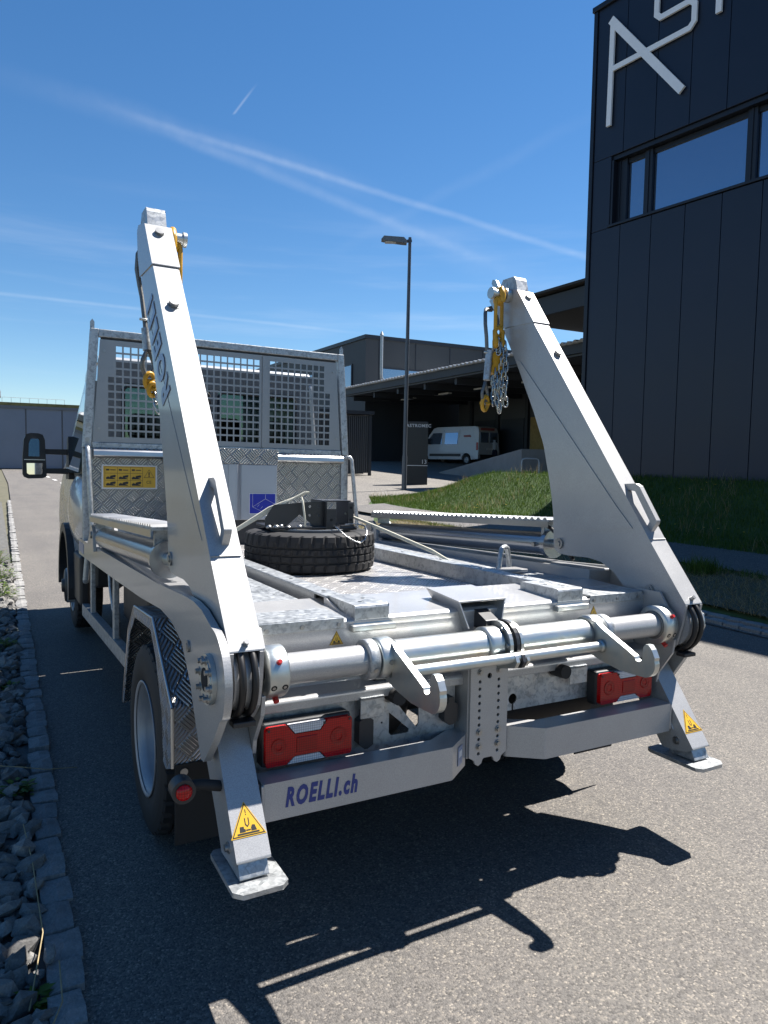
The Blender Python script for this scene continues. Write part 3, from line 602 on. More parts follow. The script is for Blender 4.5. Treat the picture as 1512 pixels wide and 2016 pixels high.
obj('rear_window', MB().box((9.06, 2.4, 1.6), (9.15, 6.2, 4.0)), 'window_glass', hall)
for q in range(5): obj('ceiling_lamp', MB().box((3.0, 3 + q * 4.2, 5.42), (3.25, 4.6 + q * 4.2, 5.5)), 'lamp_glass', hall)
ob = thing('office_block', 'dark two storey office block rising behind the loading hall', 'building', (20.7, 40.3, 0))
ob.matrix_world = Matrix.Translation((20.7, 41.6, 0))
obj('wall', MB().box((0, 0, 0), (28, 26, 9.7)), 'hall_dark', ob)
obj('parapet', MB().box((-.1, -.1, 9.7), (28.1, 26.1, 9.95)), 'facade_trim', ob)
for q in range(9): obj('wall_seam', MB().box((1.0 + q * 2.9, -.03, 5.5), (1.06 + q * 2.9, -.002, 9.68)), 'facade_trim', ob)
def pwin(par, M, w, h, n):
    f = obj('window', MB().box((0, -.05, 0), (w, .0, h), M=M), 'facade_trim', par)
    for i in range(n): obj('pane', MB().box((.1 + i * (w - .1) / n, -.075, .12), ((i + 1) * (w - .1) / n, -.055, h - .1), M=M), 'window_glass', f)
pwin(ob, Matrix.Translation((1.2, -.01, 6.6)), 4.2, 1.25, 2); pwin(ob, Matrix.Translation((7.5, -.01, 6.6)), 4.2, 1.25, 2)
for yy in (2.0, 9.0, 16): pwin(ob, Matrix.Translation((-.01, yy + 4.2, 6.3)) @ Matrix.Rotation(radians(-90), 4, 'Z'), 4.2, 1.9, 2)
vp = thing('vent_pipe', 'galvanised vent pipe with cap rising above the loading hall canopy', 'pipe', (18.9, 36.0, 6.2))
obj('pipe', MB().tube([(.9, 0, .0), (.2, 0, .05), (0.02, 0, .2), (0, 0, .45), (0, 0, 2.75)], .085, 12), 'galvanised', vp); obj('cap', MB().cyl((0, 0, 2.73), (0, 0, 2.95), .13, .03, 12), 'galvanised', vp)

en = thing('bin_enclosure', 'dark slatted bin enclosure beside the driveway behind the truck cage', 'enclosure', (11.6, 27.0, 0))
g0 = drive_h(11.6, 27) - .02; en.location = (11.0, 26.6, g0); en.rotation_euler = (0, 0, radians(-4))
obj('roof', MB().box((-1.6, -.1, 2.75), (2.4, 3.6, 2.9)), 'hall_dark', en)
for x in (-1.5, .4, 2.2): obj('post', MB().box((x, 0, 0), (x + .12, .12, 2.75)), 'hall_dark', en)
obj('post', MB().box((2.2, 3.3, 0), (2.32, 3.42, 2.75)), 'hall_dark', en)
obj('back_panel', MB().box((-1.4, .6, .1), (2.2, .7, 2.7)), 'hall_dark', en)
for x in np.arange(-1.34, 2.18, .095):
    if not (.38 < x < .54): obj('slat', MB().box((float(x), .03, .15), (float(x) + .055, .07, 2.7)), 'hall_grey', en)
for yy in np.arange(.2, 3.25, .12): obj('slat', MB().box((2.24, float(yy), .15), (2.28, float(yy) + .06, 2.7)), 'hall_grey', en)

# sign pylon
sg = thing('sign_pylon', 'black company sign pylon with white lettering beside the lamp post', 'sign', (12.40, 21.05, drive_h(12.5, 21) - .02), radians(-26.5))
obj('pillar', MB().box((-.42, -.16, 0), (.42, .16, 2.36)), 'pylon_black', sg, bevel=.006)
SF = lambda x, z: frame((x, -.163, z), (1, 0, 0), (0, 0, 1))
text_obj('ASTROMEC', .165, 'print_white', sg, SF(-.40, 2.16), offset=.004)
text_obj('13', .22, 'print_white', sg, SF(.17, .80))
obj('line', MB().box((-.419, -.166, .72), (.419, -.161, .745)), 'print_white', sg)
lp = thing('street_lamp', 'slim grey street lamp with flat head left of the chain arm', 'street lamp', (10.55, 18.75, bank_h(10.55, 18.75) - .05), 0)
lp.rotation_euler = (0, radians(0.35), radians(-28))
obj('pole', MB().tube([(0, 0, 0), (0, 0, 1.2)], .085, 16).tube([(0, 0, 1.18), (0, 0, 8.35)], [.07, .052], 16).cyl((0, 0, 4.9), (0, 0, 4.96), .066, n=16), 'lamp_pole', lp)
hd = obj('lamp_head', MB().prism([(-.95, .03), (-.85, .15), (-.2, .12), (-.10, .02), (-.10, -.06), (-.2, -.06), (-.8, .0)], 'y', -.15, .15, M=Matrix.Translation((0, 0, 8.2))), 'lamp_head', lp, bevel=.02)
obj('lens', MB().box((-.82, -.12, 8.165), (-.24, .12, 8.185), M=Matrix.Rotation(radians(5), 4, 'Y') @ Matrix.Translation((0, 0, 0)) if False else None), 'lamp_glass', hd)
obj('arm', MB().cyl((-.14, 0, 8.22), (.06, 0, 8.26), .05, n=12), 'lamp_pole', lp)
rp = thing('loading_ramp', 'sloping concrete ramp wall right of the silver van', 'ramp', (19.5, 22.5, 1.0))
rp.location = (17.4, 21.0, 0.6); rp.rotation_euler = (0, 0, radians(-2))
obj('ramp_body', MB().prism([(0, -.4), (0, 1.45), (6.5, .35), (6.5, -.4)], 'x', 0, 2.0), 'concrete', rp)
tr = thing('platform_trolley', 'white tubular trolley handle with blue feet by the ramp', 'trolley', (16.95, 19.9, bank_h(16.95, 19.9)), radians(-30))
obj('handle', MB().tube([(-.34, 0, .2), (-.34, 0, .85), (-.31, 0, .96), (-.22, 0, 1.0), (.22, 0, 1.0), (.31, 0, .96), (.34, 0, .85), (.34, 0, .2)], .03, 10), 'sheet_white', tr)
obj('base', MB().box((-.42, 0.02, .12), (.42, .9, .18)), 'trolley_blue', tr, bevel=.01)
for x in (-.34, .34): obj('foot', MB().tube([(x, 0, .05), (x, 0, .42)], .045, 10), 'trolley_blue', tr)

# silver van in the yard
def wheel_simple(name, par, loc, r, w, mt='rim_silver'):
    o = obj(name, MB().lathe([(-w / 2, r * .6), (-w / 2, r * .94), (-w * .38, r), (w * .38, r), (w / 2, r * .94), (w / 2, r * .6)], 'x', n=28), 'rubber', par); o.location = loc
    h = obj('rim', MB().lathe([(-w * .46, 0), (-w * .46, r * .2), (-w * .25, r * .35), (-w * .3, r * .58), (-w * .5, r * .62)], 'x', n=28).lathe([(w * .46, 0), (w * .46, r * .2), (w * .25, r * .35), (w * .3, r * .58), (w * .5, r * .62)], 'x', n=28), mt, o); return o
def van(name, label, loc, rz, lettering=True, scale=1.0):
    """panel van, local +y forward, origin at the rear axle centre on the ground"""
    v = thing(name, label, 'van', loc, rz); v.scale = (scale,) * 3
    prof = [(-1.05, .38), (-1.08, .9), (-1.02, 2.1), (-.92, 2.42), (-.6, 2.5), (2.9, 2.5), (3.25, 2.42), (4.15, 1.42), (4.75, 1.18), (4.95, .98), (5.0, .5), (4.9, .34), (4.6, .32)]
    prof += arc(4.05, .34, .42, 0, 180, 10)[::1] + [(.45, .34)] + arc(0, .34, .42, 0, 180, 10)
    secs = [(-.98, .94), (-.995, 1.0), (.995, 1.0), (.98, .94)]
    n = len(prof); vs = []; fs = []
    def xw(z): return 1.0 if z < 1.25 else 1.0 - (z - 1.25) * .11
    for s_ in (-1, 1):
        for (yy, z) in prof: vs.append((s_ * .99 * xw(z), yy, z))
    fs = [tuple(range(n))[::-1], tuple(range(n, 2 * n))] + [(i, (i + 1) % n, n + (i + 1) % n, n + i) for i in range(n)]
    obj('body', MB().add(vs, fs), 'van_white', v, bevel=.06, seg=3)
    for s_ in (-1, 1):
        def sx(z, e=.006): return s_ * (.99 * xw(z) + e)
        def quad(nm, pts, mt): obj(nm, MB().add([(sx(z), yy, z) for yy, z in pts] + [(sx(z, -.02), yy, z) for yy, z in pts], [tuple(range(len(pts)))[::s_], tuple(range(len(pts), 2 * len(pts)))[::-s_]] + [(i, (i + 1) % len(pts), len(pts) + (i + 1) % len(pts), len(pts) + i)[::-s_] for i in range(len(pts))]), mt, v)
        quad('side_window', [(2.35, 1.35), (3.75, 1.35), (3.85, 1.5), (3.25, 2.1), (2.35, 2.1)], 'window_glass')
        quad('side_window', [(.85, 1.35), (2.05, 1.35), (2.05, 2.1), (.85, 2.1)], 'window_glass')
        quad('side_moulding', [(.5, .55), (3.5, .55), (3.5, .72), (.5, .72)], 'black_plastic')
        quad('door_seam', [(2.2, .5), (2.22, .5), (2.22, 2.3), (2.2, 2.3)], 'black_plastic'); quad('door_seam', [(.70, .5), (.72, .5), (.72, 2.3), (.70, 2.3)], 'black_plastic')
        quad('tail_lamp', [(-1.03, .95), (-.88, .95), (-.86, 1.45), (-1.02, 1.45)], 'lens_red')
        if lettering: quad('red_sign', [(-.35, 1.80), (.3, 1.80), (.34, 1.92), (-.25, 1.95)], 'van_red')
        o_ = obj('mirror', MB().box((s_ * 1.02, 3.45, 1.35), (s_ * 1.25, 3.6, 1.75)), 'black_plastic', v, bevel=.03)
    obj('windscreen', MB().add([(-.8, 3.33, 2.36), (.8, 3.33, 2.36), (.88, 4.14, 1.45), (-.88, 4.14, 1.45)], [(0, 1, 2, 3)]), 'window_glass', v)
    for s_ in (-1, 1):
        obj('rear_door_window', MB().box((s_ * .08 if s_ > 0 else -.78, -1.095, 1.45), (.78 if s_ > 0 else -.08, -1.06, 2.1), M=Matrix.Translation((0, .02, 0))), 'window_glass', v)
        obj('headlamp', MB().ball((s_ * .8, 4.86, .95), (.16, .10, .14)), 'lens_clear', v)
    if lettering: obj('red_sign', MB().box((-.75, -1.03, 2.22), (.5, -1.0, 2.38), M=Matrix.Translation((0, -.02, 0))), 'van_red', v)
    obj('number_plate', MB().box((-.26, -1.115, .98), (.26, -1.085, 1.1)), 'print_white', v)
    obj('bumper', MB().box((-.97, -1.2, .4), (.97, -1.0, .68)), 'black_plastic', v, bevel=.04)
    for x in (-.86, .86):
        for yy in (0, 4.05): wheel_simple('wheel', v, (x, yy, .34), .34, .22)
    return v
van('parked_van', 'silver panel van parked under the loading hall canopy', (26.2, 36.2, 1.27), radians(10))
van('distant_van', 'white van parked far off on the left behind the mirror', (-7.6, 66.5, -.02), radians(-97), False, 0.95)

# person behind the van
def person(loc, rz):
    pr = thing('person', 'person in pale top and dark trousers standing behind the silver van', 'person', loc, rz)
    mb = MB()
    J = dict(p=(0, 0, .92), c=(0, 0, 1.25), n=(0, 0, 1.47))
    vs = [(0, 0, .95), (0, 0, 1.12), (0, .0, 1.32), (0, 0, 1.45), (0, .01, 1.52), (0, .03, 1.66),
          (.10, 0, .88), (.11, .02, .48), (.11, 0, .08), (.11, .12, .03), (-.10, 0, .88), (-.11, -.02, .48), (-.11, 0, .08), (-.11, .12, .03),
          (.19, 0, 1.40), (.24, -.02, 1.12), (.22, .12, .90), (.21, .19, .84), (-.19, 0, 1.40), (-.24, -.02, 1.12), (-.22, .12, .90), (-.21, .19, .84)]
    ed = [(0, 1), (1, 2), (2, 3), (3, 4), (4, 5), (0, 6), (6, 7), (7, 8), (8, 9), (0, 10), (10, 11), (11, 12), (12, 13), (3, 14), (14, 15), (15, 16), (16, 17), (3, 18), (18, 19), (19, 20), (20, 21)]
    rad = [.15, .14, .16, .12, .05, .10, .09, .065, .05, .04, .09, .065, .05, .04, .06, .045, .035, .03, .06, .045, .035, .03]
    me = bpy.data.meshes.new('body'); me.from_pydata(vs, ed, []); o = bpy.data.objects.new('body', me); COL.objects.link(o); o.parent = pr
    me.materials.append(MAT['cloth_pale'])
    sk = o.modifiers.new('skin', 'SKIN')
    me2 = o.data
    if not me2.skin_vertices: 
        bpy.context.view_layer.objects.active = o
    for v_, r_ in zip(me2.skin_vertices[0].data, rad): v_.radius = (r_, r_ * .85)
    me2.skin_vertices[0].data[0].use_root = True
    ss = o.modifiers.new('sub', 'SUBSURF'); ss.levels = ss.render_levels = 1
    obj('trousers', MB().tube([(.0, 0, .98), (.10, 0, .86), (.11, .02, .48), (.11, 0, .1)], [.14, .12, .09, .075], 10).tube([(0, 0, .98), (-.10, 0, .86), (-.11, -.02, .48), (-.11, 0, .1)], [.14, .12, .09, .075], 10), 'cloth_dark', pr)
    obj('hair', MB().ball((0, .005, 1.71), (.105, .115, .10)), 'hair_dark', pr)
    return pr
person((26.85, 35.2, 1.27), radians(160))

# ------------------------------------------------------------------ far warehouse on the left
wh = thing('warehouse', 'long low grey panelled warehouse closing the road on the left', 'building', (-40, 78, 0))
wh.matrix_world = Matrix.Translation((-60, 80, 0)) @ Matrix.Rotation(radians(-2.0), 4, 'Z')
obj('wall', MB().box((0, .1, 0), (68, 30, 6.1)), 'warehouse_trim', wh)
x = 68.0
while x > 30:
    obj('wall_panel', MB().box((x - 3.28, 0, .1), (x - .12, .12, 6.0)), 'warehouse_panel', wh); x -= 3.3
obj('wall_panel', MB().box((0, 0, .1), (x - .12, .12, 6.0)), 'warehouse_panel', wh)
obj('parapet', MB().box((-.1, -.15, 6.0), (68.1, .3, 6.28)), 'warehouse_trim', wh)
obj('green_roof', MB().box((.3, .35, 6.12), (67.8, 29, 6.62)), 'roof_turf', wh)
pl = thing('roof_plant', 'grey rooftop ventilation frame standing on the far warehouse', 'roof plant', (-1.6, 86, 6.6))
pl.matrix_world = Matrix.Translation((-16.5, 84.0, 6.6)) @ Matrix.Rotation(radians(-2.0), 4, 'Z')
obj('deck', MB().box((0, 0, 1.1), (15.6, 5, 1.75)), 'warehouse_trim', pl)
for xx in (.2, 2.6, 5.0, 7.6, 11.4, 15.1): obj('leg', MB().box((xx, .1, 0), (xx + .35, .5, 1.1)), 'warehouse_trim', pl)
obj('housing', MB().box((4.6, 1, 0), (15.0, 4, 1.0)), 'sheet_white', pl)
for xx in (1.5, 5.6, 9.0, 12.7): obj('cowl', MB().cyl((xx + .5, 1.5, 1.75), (xx + .5, 1.5, 2.15), .85, .6, 14).cyl((xx + .5, 1.5, 2.15), (xx + .5, 1.5, 2.4), .3, .25, 10), 'warehouse_trim', pl)
rf = thing('roof_box', 'pale rooftop cabin with railing on the far warehouse', 'roof cabin', (0, 90, 6.6)); rf.matrix_world = Matrix.Translation((-.6, 92, 6.5))
obj('cabin', MB().box((0, 0, 0), (6.6, 4, .95)), 'sheet_white', rf)
for xx in np.linspace(0, 6.6, 8): obj('railing_post', MB().cyl((float(xx), 0, .95), (float(xx), 0, 1.55), .02, n=6), 'galvanised', rf)
obj('railing', MB().cyl((0, 0, 1.55), (6.6, 0, 1.55), .02, n=6), 'galvanised', rf)

# ================================================================== THE SKIP LOADER TRUCK
# body frame: x to the truck's right, y forward, z up, origin under the rear cross tube; the empty truck sits slightly nose down
TM = Matrix(((0.999925, -0.000213, 0.012215), (0, 0.999848, 0.017452), (-0.012217, -0.017451, 0.999773)))
PIV = Vector((0, 0.92, 0)); TROOT = Matrix.Translation(PIV) @ TM.to_4x4() @ Matrix.Translation(-PIV)
truck = thing('skip_loader_truck', 'silver skip loader truck with two raised arms seen from behind', 'truck'); truck.matrix_world = TROOT
MIR = Matrix.Diagonal((-1, 1, 1, 1))
def part(name, mb, mat, parent=None, bevel=0.0, seg=2, label=None): return obj(name, mb, mat, parent or truck, bevel, seg, label)
def cut(mb, cutters, name='plate'):
    """solid with openings cut through it"""
    a = bpy.data.objects.new(name, mb.mesh(name)); COL.objects.link(a); cs = []
    for c in cutters:
        o = bpy.data.objects.new('cutter', c.mesh('cutter')); COL.objects.link(o); cs.append(o)
        m_ = a.modifiers.new('b', 'BOOLEAN'); m_.operation = 'DIFFERENCE'; m_.solver = 'EXACT'; m_.object = o
    dg = bpy.context.evaluated_depsgraph_get(); dg.update(); me = bpy.data.meshes.new_from_object(a.evaluated_get(dg))
    for o in cs + [a]: bpy.data.objects.remove(o)
    me.name = name; me.materials.clear(); return me
def flip(mb):            # mirror a builder about x = 0
    n = MB(); n.v = [(-x, y, z) for x, y, z in mb.v]; n.f = [f[::-1] for f in mb.f]; n.sm = list(mb.sm); return n
def side(name, mb, mat, parents=None, bevel=0.0, seg=2):
    """a part on both sides: built for the right, mirrored for the left; returns (left, right)"""
    out_ = []
    for s_ in (-1, 1): out_.append(part(name, mb if s_ > 0 else flip(mb), mat, parents[0 if s_ < 0 else 1] if parents else None, bevel, seg))
    return out_
def bolt(par, p, d, r=.012, h=.010, mat='bolt_steel'):
    d = Vector(d).normalized(); p = Vector(p); return part('bolt', MB().cyl(p, p + d * h * .35, r * 1.5, n=14).cyl(p + d * h * .3, p + d * h, r, n=6), mat, par)

# ---- side beams with their round rear ends
def btop(y): return 1.043 - 0.026 * y
def bbot(y): return 0.942 - 0.030 * y
PLATE = lambda R: [(3.62, btop(3.62)), (2.2, btop(2.2)), (.75, btop(.75)), (.30, 1.045), (.20, 1.046), (.10, 1.036), (.0, 1.008)] + arc(0, .857, R, 88, 215, 32)[1:] + ([(-.10, .76), (-.03, .68)] if R > .12 else [(-.05, .78), (.0, .69)]) + [(.07, .585), (.10, .585), (.16, .66), (.24, .78), (.36, .885), (.52, .925), (.70, .935), (1.1, .912), (1.8, .888), (3.62, bbot(3.62))]
beams = [part('side_beam', MB().prism(PLATE(.148), 'x', -1.02, -.998), 'silver_paint', bevel=.003), part('side_beam', MB().prism(PLATE(.080), 'x', .998, 1.02), 'silver_paint', bevel=.003)]
side('beam_box', MB().prism([(3.60, btop(3.6) + .003), (.42, btop(.42) - .004), (.42, .955), (.72, .94), (1.1, .917), (3.60, bbot(3.6) + .004)], 'x', .862, .997), 'silver_paint', beams, bevel=.008)
for s_, bm in zip((-1, 1), beams):
    f = part('pivot_flange', MB().cyl((s_ * 1.0205, 0, .855), (s_ * 1.034, 0, .855), .073, n=32).cyl((s_ * 1.034, 0, .855), (s_ * 1.037, 0, .855), .060, n=32), 'zinc_plated', bm)
    part('flange_bore', MB().cyl((s_ * 1.030, 0, .855), (s_ * 1.0385, 0, .855), .034, n=24), 'dark_void', bm)
    for k in range(8):
        a = 2 * pi * k / 8 + .2; bolt(bm, (s_ * 1.034, .058 * cos(a), .855 + .058 * sin(a)), (s_, 0, 0), .0085, .016)
    part('port_plug', MB().cyl((s_ * 1.0205, .258, .893), (s_ * 1.027, .258, .893), .019, n=20).cyl((s_ * 1.024, .258, .893), (s_ * 1.029, .258, .893), .010, n=12), 'bolt_steel', bm)
    part('name_plate', MB().box((s_ * 1.0205, 3.30, .862) if s_ > 0 else (-1.0225, 3.30, .862), (s_ * 1.0225, 3.58, .93) if s_ > 0 else (-1.0205, 3.58, .93)), 'decal_blue', bm)

# ---- loading arms: box section with a long gusset, leaning slightly outwards
SPL = Matrix(((1, 0, .014, -.014 * .95), (0, 1, 0, 0), (0, 0, 1, 0), (0, 0, 0, 1)))
AI, AO = .890, .990
face_line = [(-.09, .944), (.112, 1.196), (.925, 2.262)]
under = [(1.175, 2.262), (1.055, 2.075), (.885, 1.79), (.80, 1.62), (.745, 1.44), (.712, 1.27), (.700, 1.13), (.690, 1.095), (.66, 1.078), (.60, 1.074), (.46, 1.078), (.38, 1.068), (.30, 1.03), (.25, .985)]
arms = []
for s_ in (-1, 1):
    F = (lambda mb: mb) if s_ > 0 else flip
    arm = part('loading_arm', F(MB().prism(face_line + under + [(.20, .955), (.0, .945)], 'x', AI, AO, M=SPL)), 'silver_paint', bevel=.007); arms.append(arm)
    cheek = [(-.088, .942), (-.04, 1.0), (.25, .99), (.20, .90), (.13, .79), (.07, .735), (.0, .725), (-.05, .775), (-.075, .86)]
    part('cheek_plate', F(MB().prism(cheek, 'x', AI - .001, AI + .012, M=SPL)), 'silver_paint', arm)
    part('cheek_plate', F(MB().prism(cheek, 'x', AO - .012, AO + .001, M=SPL)), 'silver_paint', arm)
    part('head_sleeve', F(MB().prism([(.912, 2.255), (1.058, 2.452), (1.075, 2.458), (1.20, 2.486), (1.232, 2.468), (1.222, 2.36), (1.185, 2.268)], 'x', AI - .004, AO + .004, M=SPL)), 'silver_paint', arm, bevel=.006)
    part('extension_tube', F(MB().prism([(1.06, 2.40), (1.098, 2.528), (1.115, 2.538), (1.205, 2.540), (1.235, 2.50), (1.225, 2.40)], 'x', AI + .012, AO - .012, M=SPL)), 'galvanised', arm, bevel=.010)
    gus = MB().prism([(.30, 1.33), (1.015, 2.07), (1.05, 2.078), (.884, 1.788), (.80, 1.62), (.745, 1.44), (.72, 1.34), (.55, 1.20), (.20, 1.235)], 'x', AI - .005, AI - .0005, M=SPL)
    part('gusset_plate', F(gus), 'silver_paint', arm, bevel=.002)
    gus = MB().prism([(.30, 1.33), (1.015, 2.07), (1.05, 2.078), (.884, 1.788), (.80, 1.62), (.745, 1.44), (.72, 1.34), (.55, 1.20), (.20, 1.235)], 'x', AO + .0003, AO + .0016, M=SPL)
    part('gusset_plate', F(gus), 'silver_paint', arm, bevel=.002)
    d = Vector((0, -.80, .61))
    for (py, pz, rr) in [(1.037 - .012, 2.422 - .01, .019), (.797 - .012, 2.08, .019), (-.075, .965, .008)]:
        # round retaining bolts on the sunlit face
        t = (pz - 1.196) / (2.262 - 1.196); fy = .112 + t * .813 if pz > 1.2 else -.09 + (pz - .944) * .80
        xx = s_ * (.94 + .014 * (pz - .95)); p = Vector((xx, fy - (.004 if pz > 2.26 else 0), pz))
        part('face_bolt', MB().cyl(p, p + d * .018, rr, n=18).cyl(p, p + d * .003, rr * 1.25, n=18), 'bolt_steel', arm)
    # pins and weld beads on the inner plate
    for (py, pz, rr) in [(.655, 1.127, .026), (.093, .984, .020)]:
        for xs_ in (AI - .001, AO + .001):
            e = -1 if xs_ < .94 else 1
            part('pin', F(MB().cyl((xs_, py, pz), (xs_ + e * .008, py, pz), rr, n=20).cyl((xs_ + e * .004, py, pz), (xs_ + e * .012, py, pz), rr * .55, n=6, M=None)), 'bolt_steel', arm)
    hp = [(.318, 1.408), (.322, 1.428), (.228, 1.432), (.205, 1.420), (.105, 1.275), (.108, 1.262), (.160, 1.190), (.172, 1.182), (.180, 1.205), (.142, 1.270), (.228, 1.398)]
    part('handle', F(MB().prism(hp, 'x', .928, .952)), 'silver_paint', arm, bevel=.003)
    for (py, pz) in [(.292, 1.40), (.165, 1.215)]: part('weld', F(MB().ball((.940, py - .012, pz - .012), (.017, .012, .012), 8, 6)), 'zinc_plated', arm)
    part('weld_seam', F(MB().box((AI + .004, 0, -.0035), (AO - .004, .004, .0035), M=Matrix.Translation((.004, .108, 1.193)) @ Matrix.Rotation(radians(38), 4, 'X'))), 'silver_paint', arm)
    # rope hook lugs near the tip
    part('rope_lug', F(MB().prism([(1.20, 2.44), (1.275, 2.555), (1.305, 2.565), (1.315, 2.545), (1.265, 2.47), (1.285, 2.45), (1.31, 2.465), (1.33, 2.45), (1.26, 2.36), (1.2, 2.36)], 'x', .905, .922, M=SPL)), 'zinc_plated', arm, bevel=.003)
    # pivot drum with two hydraulic hoses wound round it
    dr = part('pivot_drum', F(MB().cyl((AI + .014, 0, .857), (AO - .014, 0, .857), .096, n=40)), 'silver_paint', arm)
    for hx in (.922, .958): part('hose', F(MB().tube([(hx, .112 * cos(radians(a)), .857 + .112 * sin(radians(a))) for a in range(70, 281, 10)] + [(hx, .08, .70)], .0105, 10)), 'hose', arm)
    part('hose_clamp', F(MB().box((.908, -.080, .726), (.975, -.035, .742))), 'black_plastic', arm, bevel=.003)
    part('recess_shade', F(MB().prism([(-.02, .92), (.15, .94), (.18, .88), (.08, .92)], 'x', AI + .013, AO - .013)), 'dark_void', arm)  # near-black piece standing for the shade inside the arm recess
larm, rarm = arms
# blue maker's mark along the left arm's outer plate
text_obj('ROELLI', .165, 'decal_blue', larm, frame((-1.0036, .63, 1.735), (-.0113, .607, .795), (0, .795, -.607)), shear=.28, offset=.006, sx=.86)

# ---- hydraulic cylinders and tread steps beside the arms
for s_ in (-1, 1):
    F = (lambda mb: mb) if s_ > 0 else flip
    cy = part('lift_cylinder', F(MB().cyl((.972, .80, 1.108), (.972, 2.62, 1.035), .060, n=40).cyl((.972, .785, 1.1085), (.972, .815, 1.1075), .073, n=40)), 'cylinder_steel')
    part('piston_rod', F(MB().cyl((.965, .69, 1.116), (.972, .80, 1.108), .026, n=20).cyl((.905, .66, 1.125), (.985, .66, 1.122), .034, n=20)), 'zinc_plated', cy)
    part('port', F(MB().cyl((.915, .86, 1.105), (.895, .86, 1.103), .012, n=10)), 'bolt_steel', cy)
    for xa in (.896, 1.022): part('front_bracket', F(MB().prism([(2.58, .955), (2.60, 1.07), (2.66, 1.11), (2.72, 1.105), (2.82, 1.02), (2.96, .955)], 'x', xa, xa + .018)), 'silver_paint', cy, bevel=.003)
    part('bracket_pin', F(MB().cyl((.885, 2.67, 1.05), (1.048, 2.67, 1.05), .022, n=16)), 'bolt_steel', cy)
    # tread step: ribbed perforated top on a folded channel
    stp = part('tread_step', F(MB().box((.908, 0, -.010), (1.042, 1.94, .006), M=Matrix.Translation((0, .76, 1.232)) @ Matrix.Rotation(radians(-2.0), 4, 'X'))), 'galvanised', bevel=.002)
    SM = Matrix.Translation((0, .76, 1.232)) @ Matrix.Rotation(radians(-2.0), 4, 'X')
    for x0, x1 in ((.904, .907), (1.043, 1.046)): part('step_edge', F(MB().box((x0, 0, -.034), (x1, 1.94, -.004), M=SM)), 'brushed_steel', stp)
    for k in range(39):
        yy = .012 + k * .0495
        part('rib', F(MB().prism([(yy, .006), (yy + .007, .015), (yy + .023, .015), (yy + .030, .006)], 'x', .907, 1.043, M=SM)), 'brushed_steel', stp)
    for yy in (.06, 1.86):
        part('step_bracket', F(MB().box((.93, yy, -.075), (1.02, yy + .02, -.011), M=SM)), 'galvanised', stp)
    part('hose', F(MB().tube([(.94, .80, 1.20), (.93, .76, 1.19), (.925, .70, 1.16), (.93, .60, 1.05)], .010, 8)), 'hose', stp)

# ---- deck, rails, rear cross member
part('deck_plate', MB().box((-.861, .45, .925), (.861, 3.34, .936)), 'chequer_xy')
for s_ in (-1, 1):
    F = (lambda mb: mb) if s_ > 0 else flip
    rl = part('deck_rail', F(MB().prism([(.446, .9365), (.460, .9365), (.460, 1.003), (.520, 1.003), (.520, 1.012), (.446, 1.012)], 'y', .312, 3.2)), 'galvanised', bevel=.003)
    part('rail_flank', F(MB().box((.500, .45, .937), (.508, 3.2, 1.0025))), 'silver_paint', rl)
    for yy in (.42, .75, 1.1, 1.5, 1.9, 2.3): part('rail_screw', F(MB().cyl((.483, yy, 1.012), (.483, yy, 1.0145), .008, n=10)), 'bolt_steel', rl)
    bk = part('stop_block', F(MB().prism([(.10, .955), (.10, 1.013), (.33, 1.013), (.33, .955)], 'x', .380, .510)), 'galvanised', bevel=.010)
    part('block_base', F(MB().box((.362, .078, .928), (.528, .105, .950)).box((.375, .10, .935), (.515, .33, .9545))), 'zinc_plated', bk, bevel=.004)
    part('gusset', F(MB().prism([(.33, 1.008), (.105, .955), (.09, .93), (.33, .93)], 'x', .514, .521)), 'silver_paint', bk)
    for (xx, yy) in ((.42, .22), (.46, .16)): part('screw', F(MB().cyl((xx, yy, 1.0125), (xx, yy, 1.0150), .008, n=10)), 'bolt_steel', bk)
    cv = part('cover_plate', F(MB().prism([(.548, .470), (.548, .104), (.855, .104), (.855, .40), (.83, .47)], 'z', .9725, .9785)), 'galvanised', bevel=.002)
    part('cover_skirt', F(MB().box((.550, .0965, .942), (.850, .1015, .9775))), 'galvanised', cv, bevel=.002)
    for xx in (.57, .70, .82): part('skirt_screw', F(MB().cyl((xx, .097, .956), (xx, .092, .956), .007, n=10)), 'bolt_steel', cv)
    if s_ > 0:
        dn = part('lashing_eye', MB().tube([(0, -.01, 0), (0, .002, .055), (0, .020, .105), (0, .040, .113), (0, .070, .113), (0, .090, .105), (0, .108, .055), (0, .12, 0)], .0135, 10, M=Matrix.Translation((.635, .80, .985)) @ Matrix.Rotation(radians(-62), 4, 'Z')), 'galvanised')
        part('eye_base', MB().box((.60, .73, .985), (.76, .83, .997)), 'silver_paint', dn, bevel=.003)
    sp_ = part('side_deck', F(MB().box((.545, .47, .937), (.861, 2.9, .972))), 'galvanised', bevel=.004)
bar = part('rear_crossmember', MB().prism([(.452, .936), (.452, .981), (.43, .986), (.115, .9705), (.1, .962), (.103, .94), (.1035, .875), (.115, .845), (.145, .815), (.160, .79), (.160, .775), (.150, .748), (.072, .738), (.066, .730), (.066, .702), (.074, .702), (.078, .722), (.17, .73), (.19, .75), (.19, .93)], 'x', -.868, .868), 'silver_paint', bevel=.003)
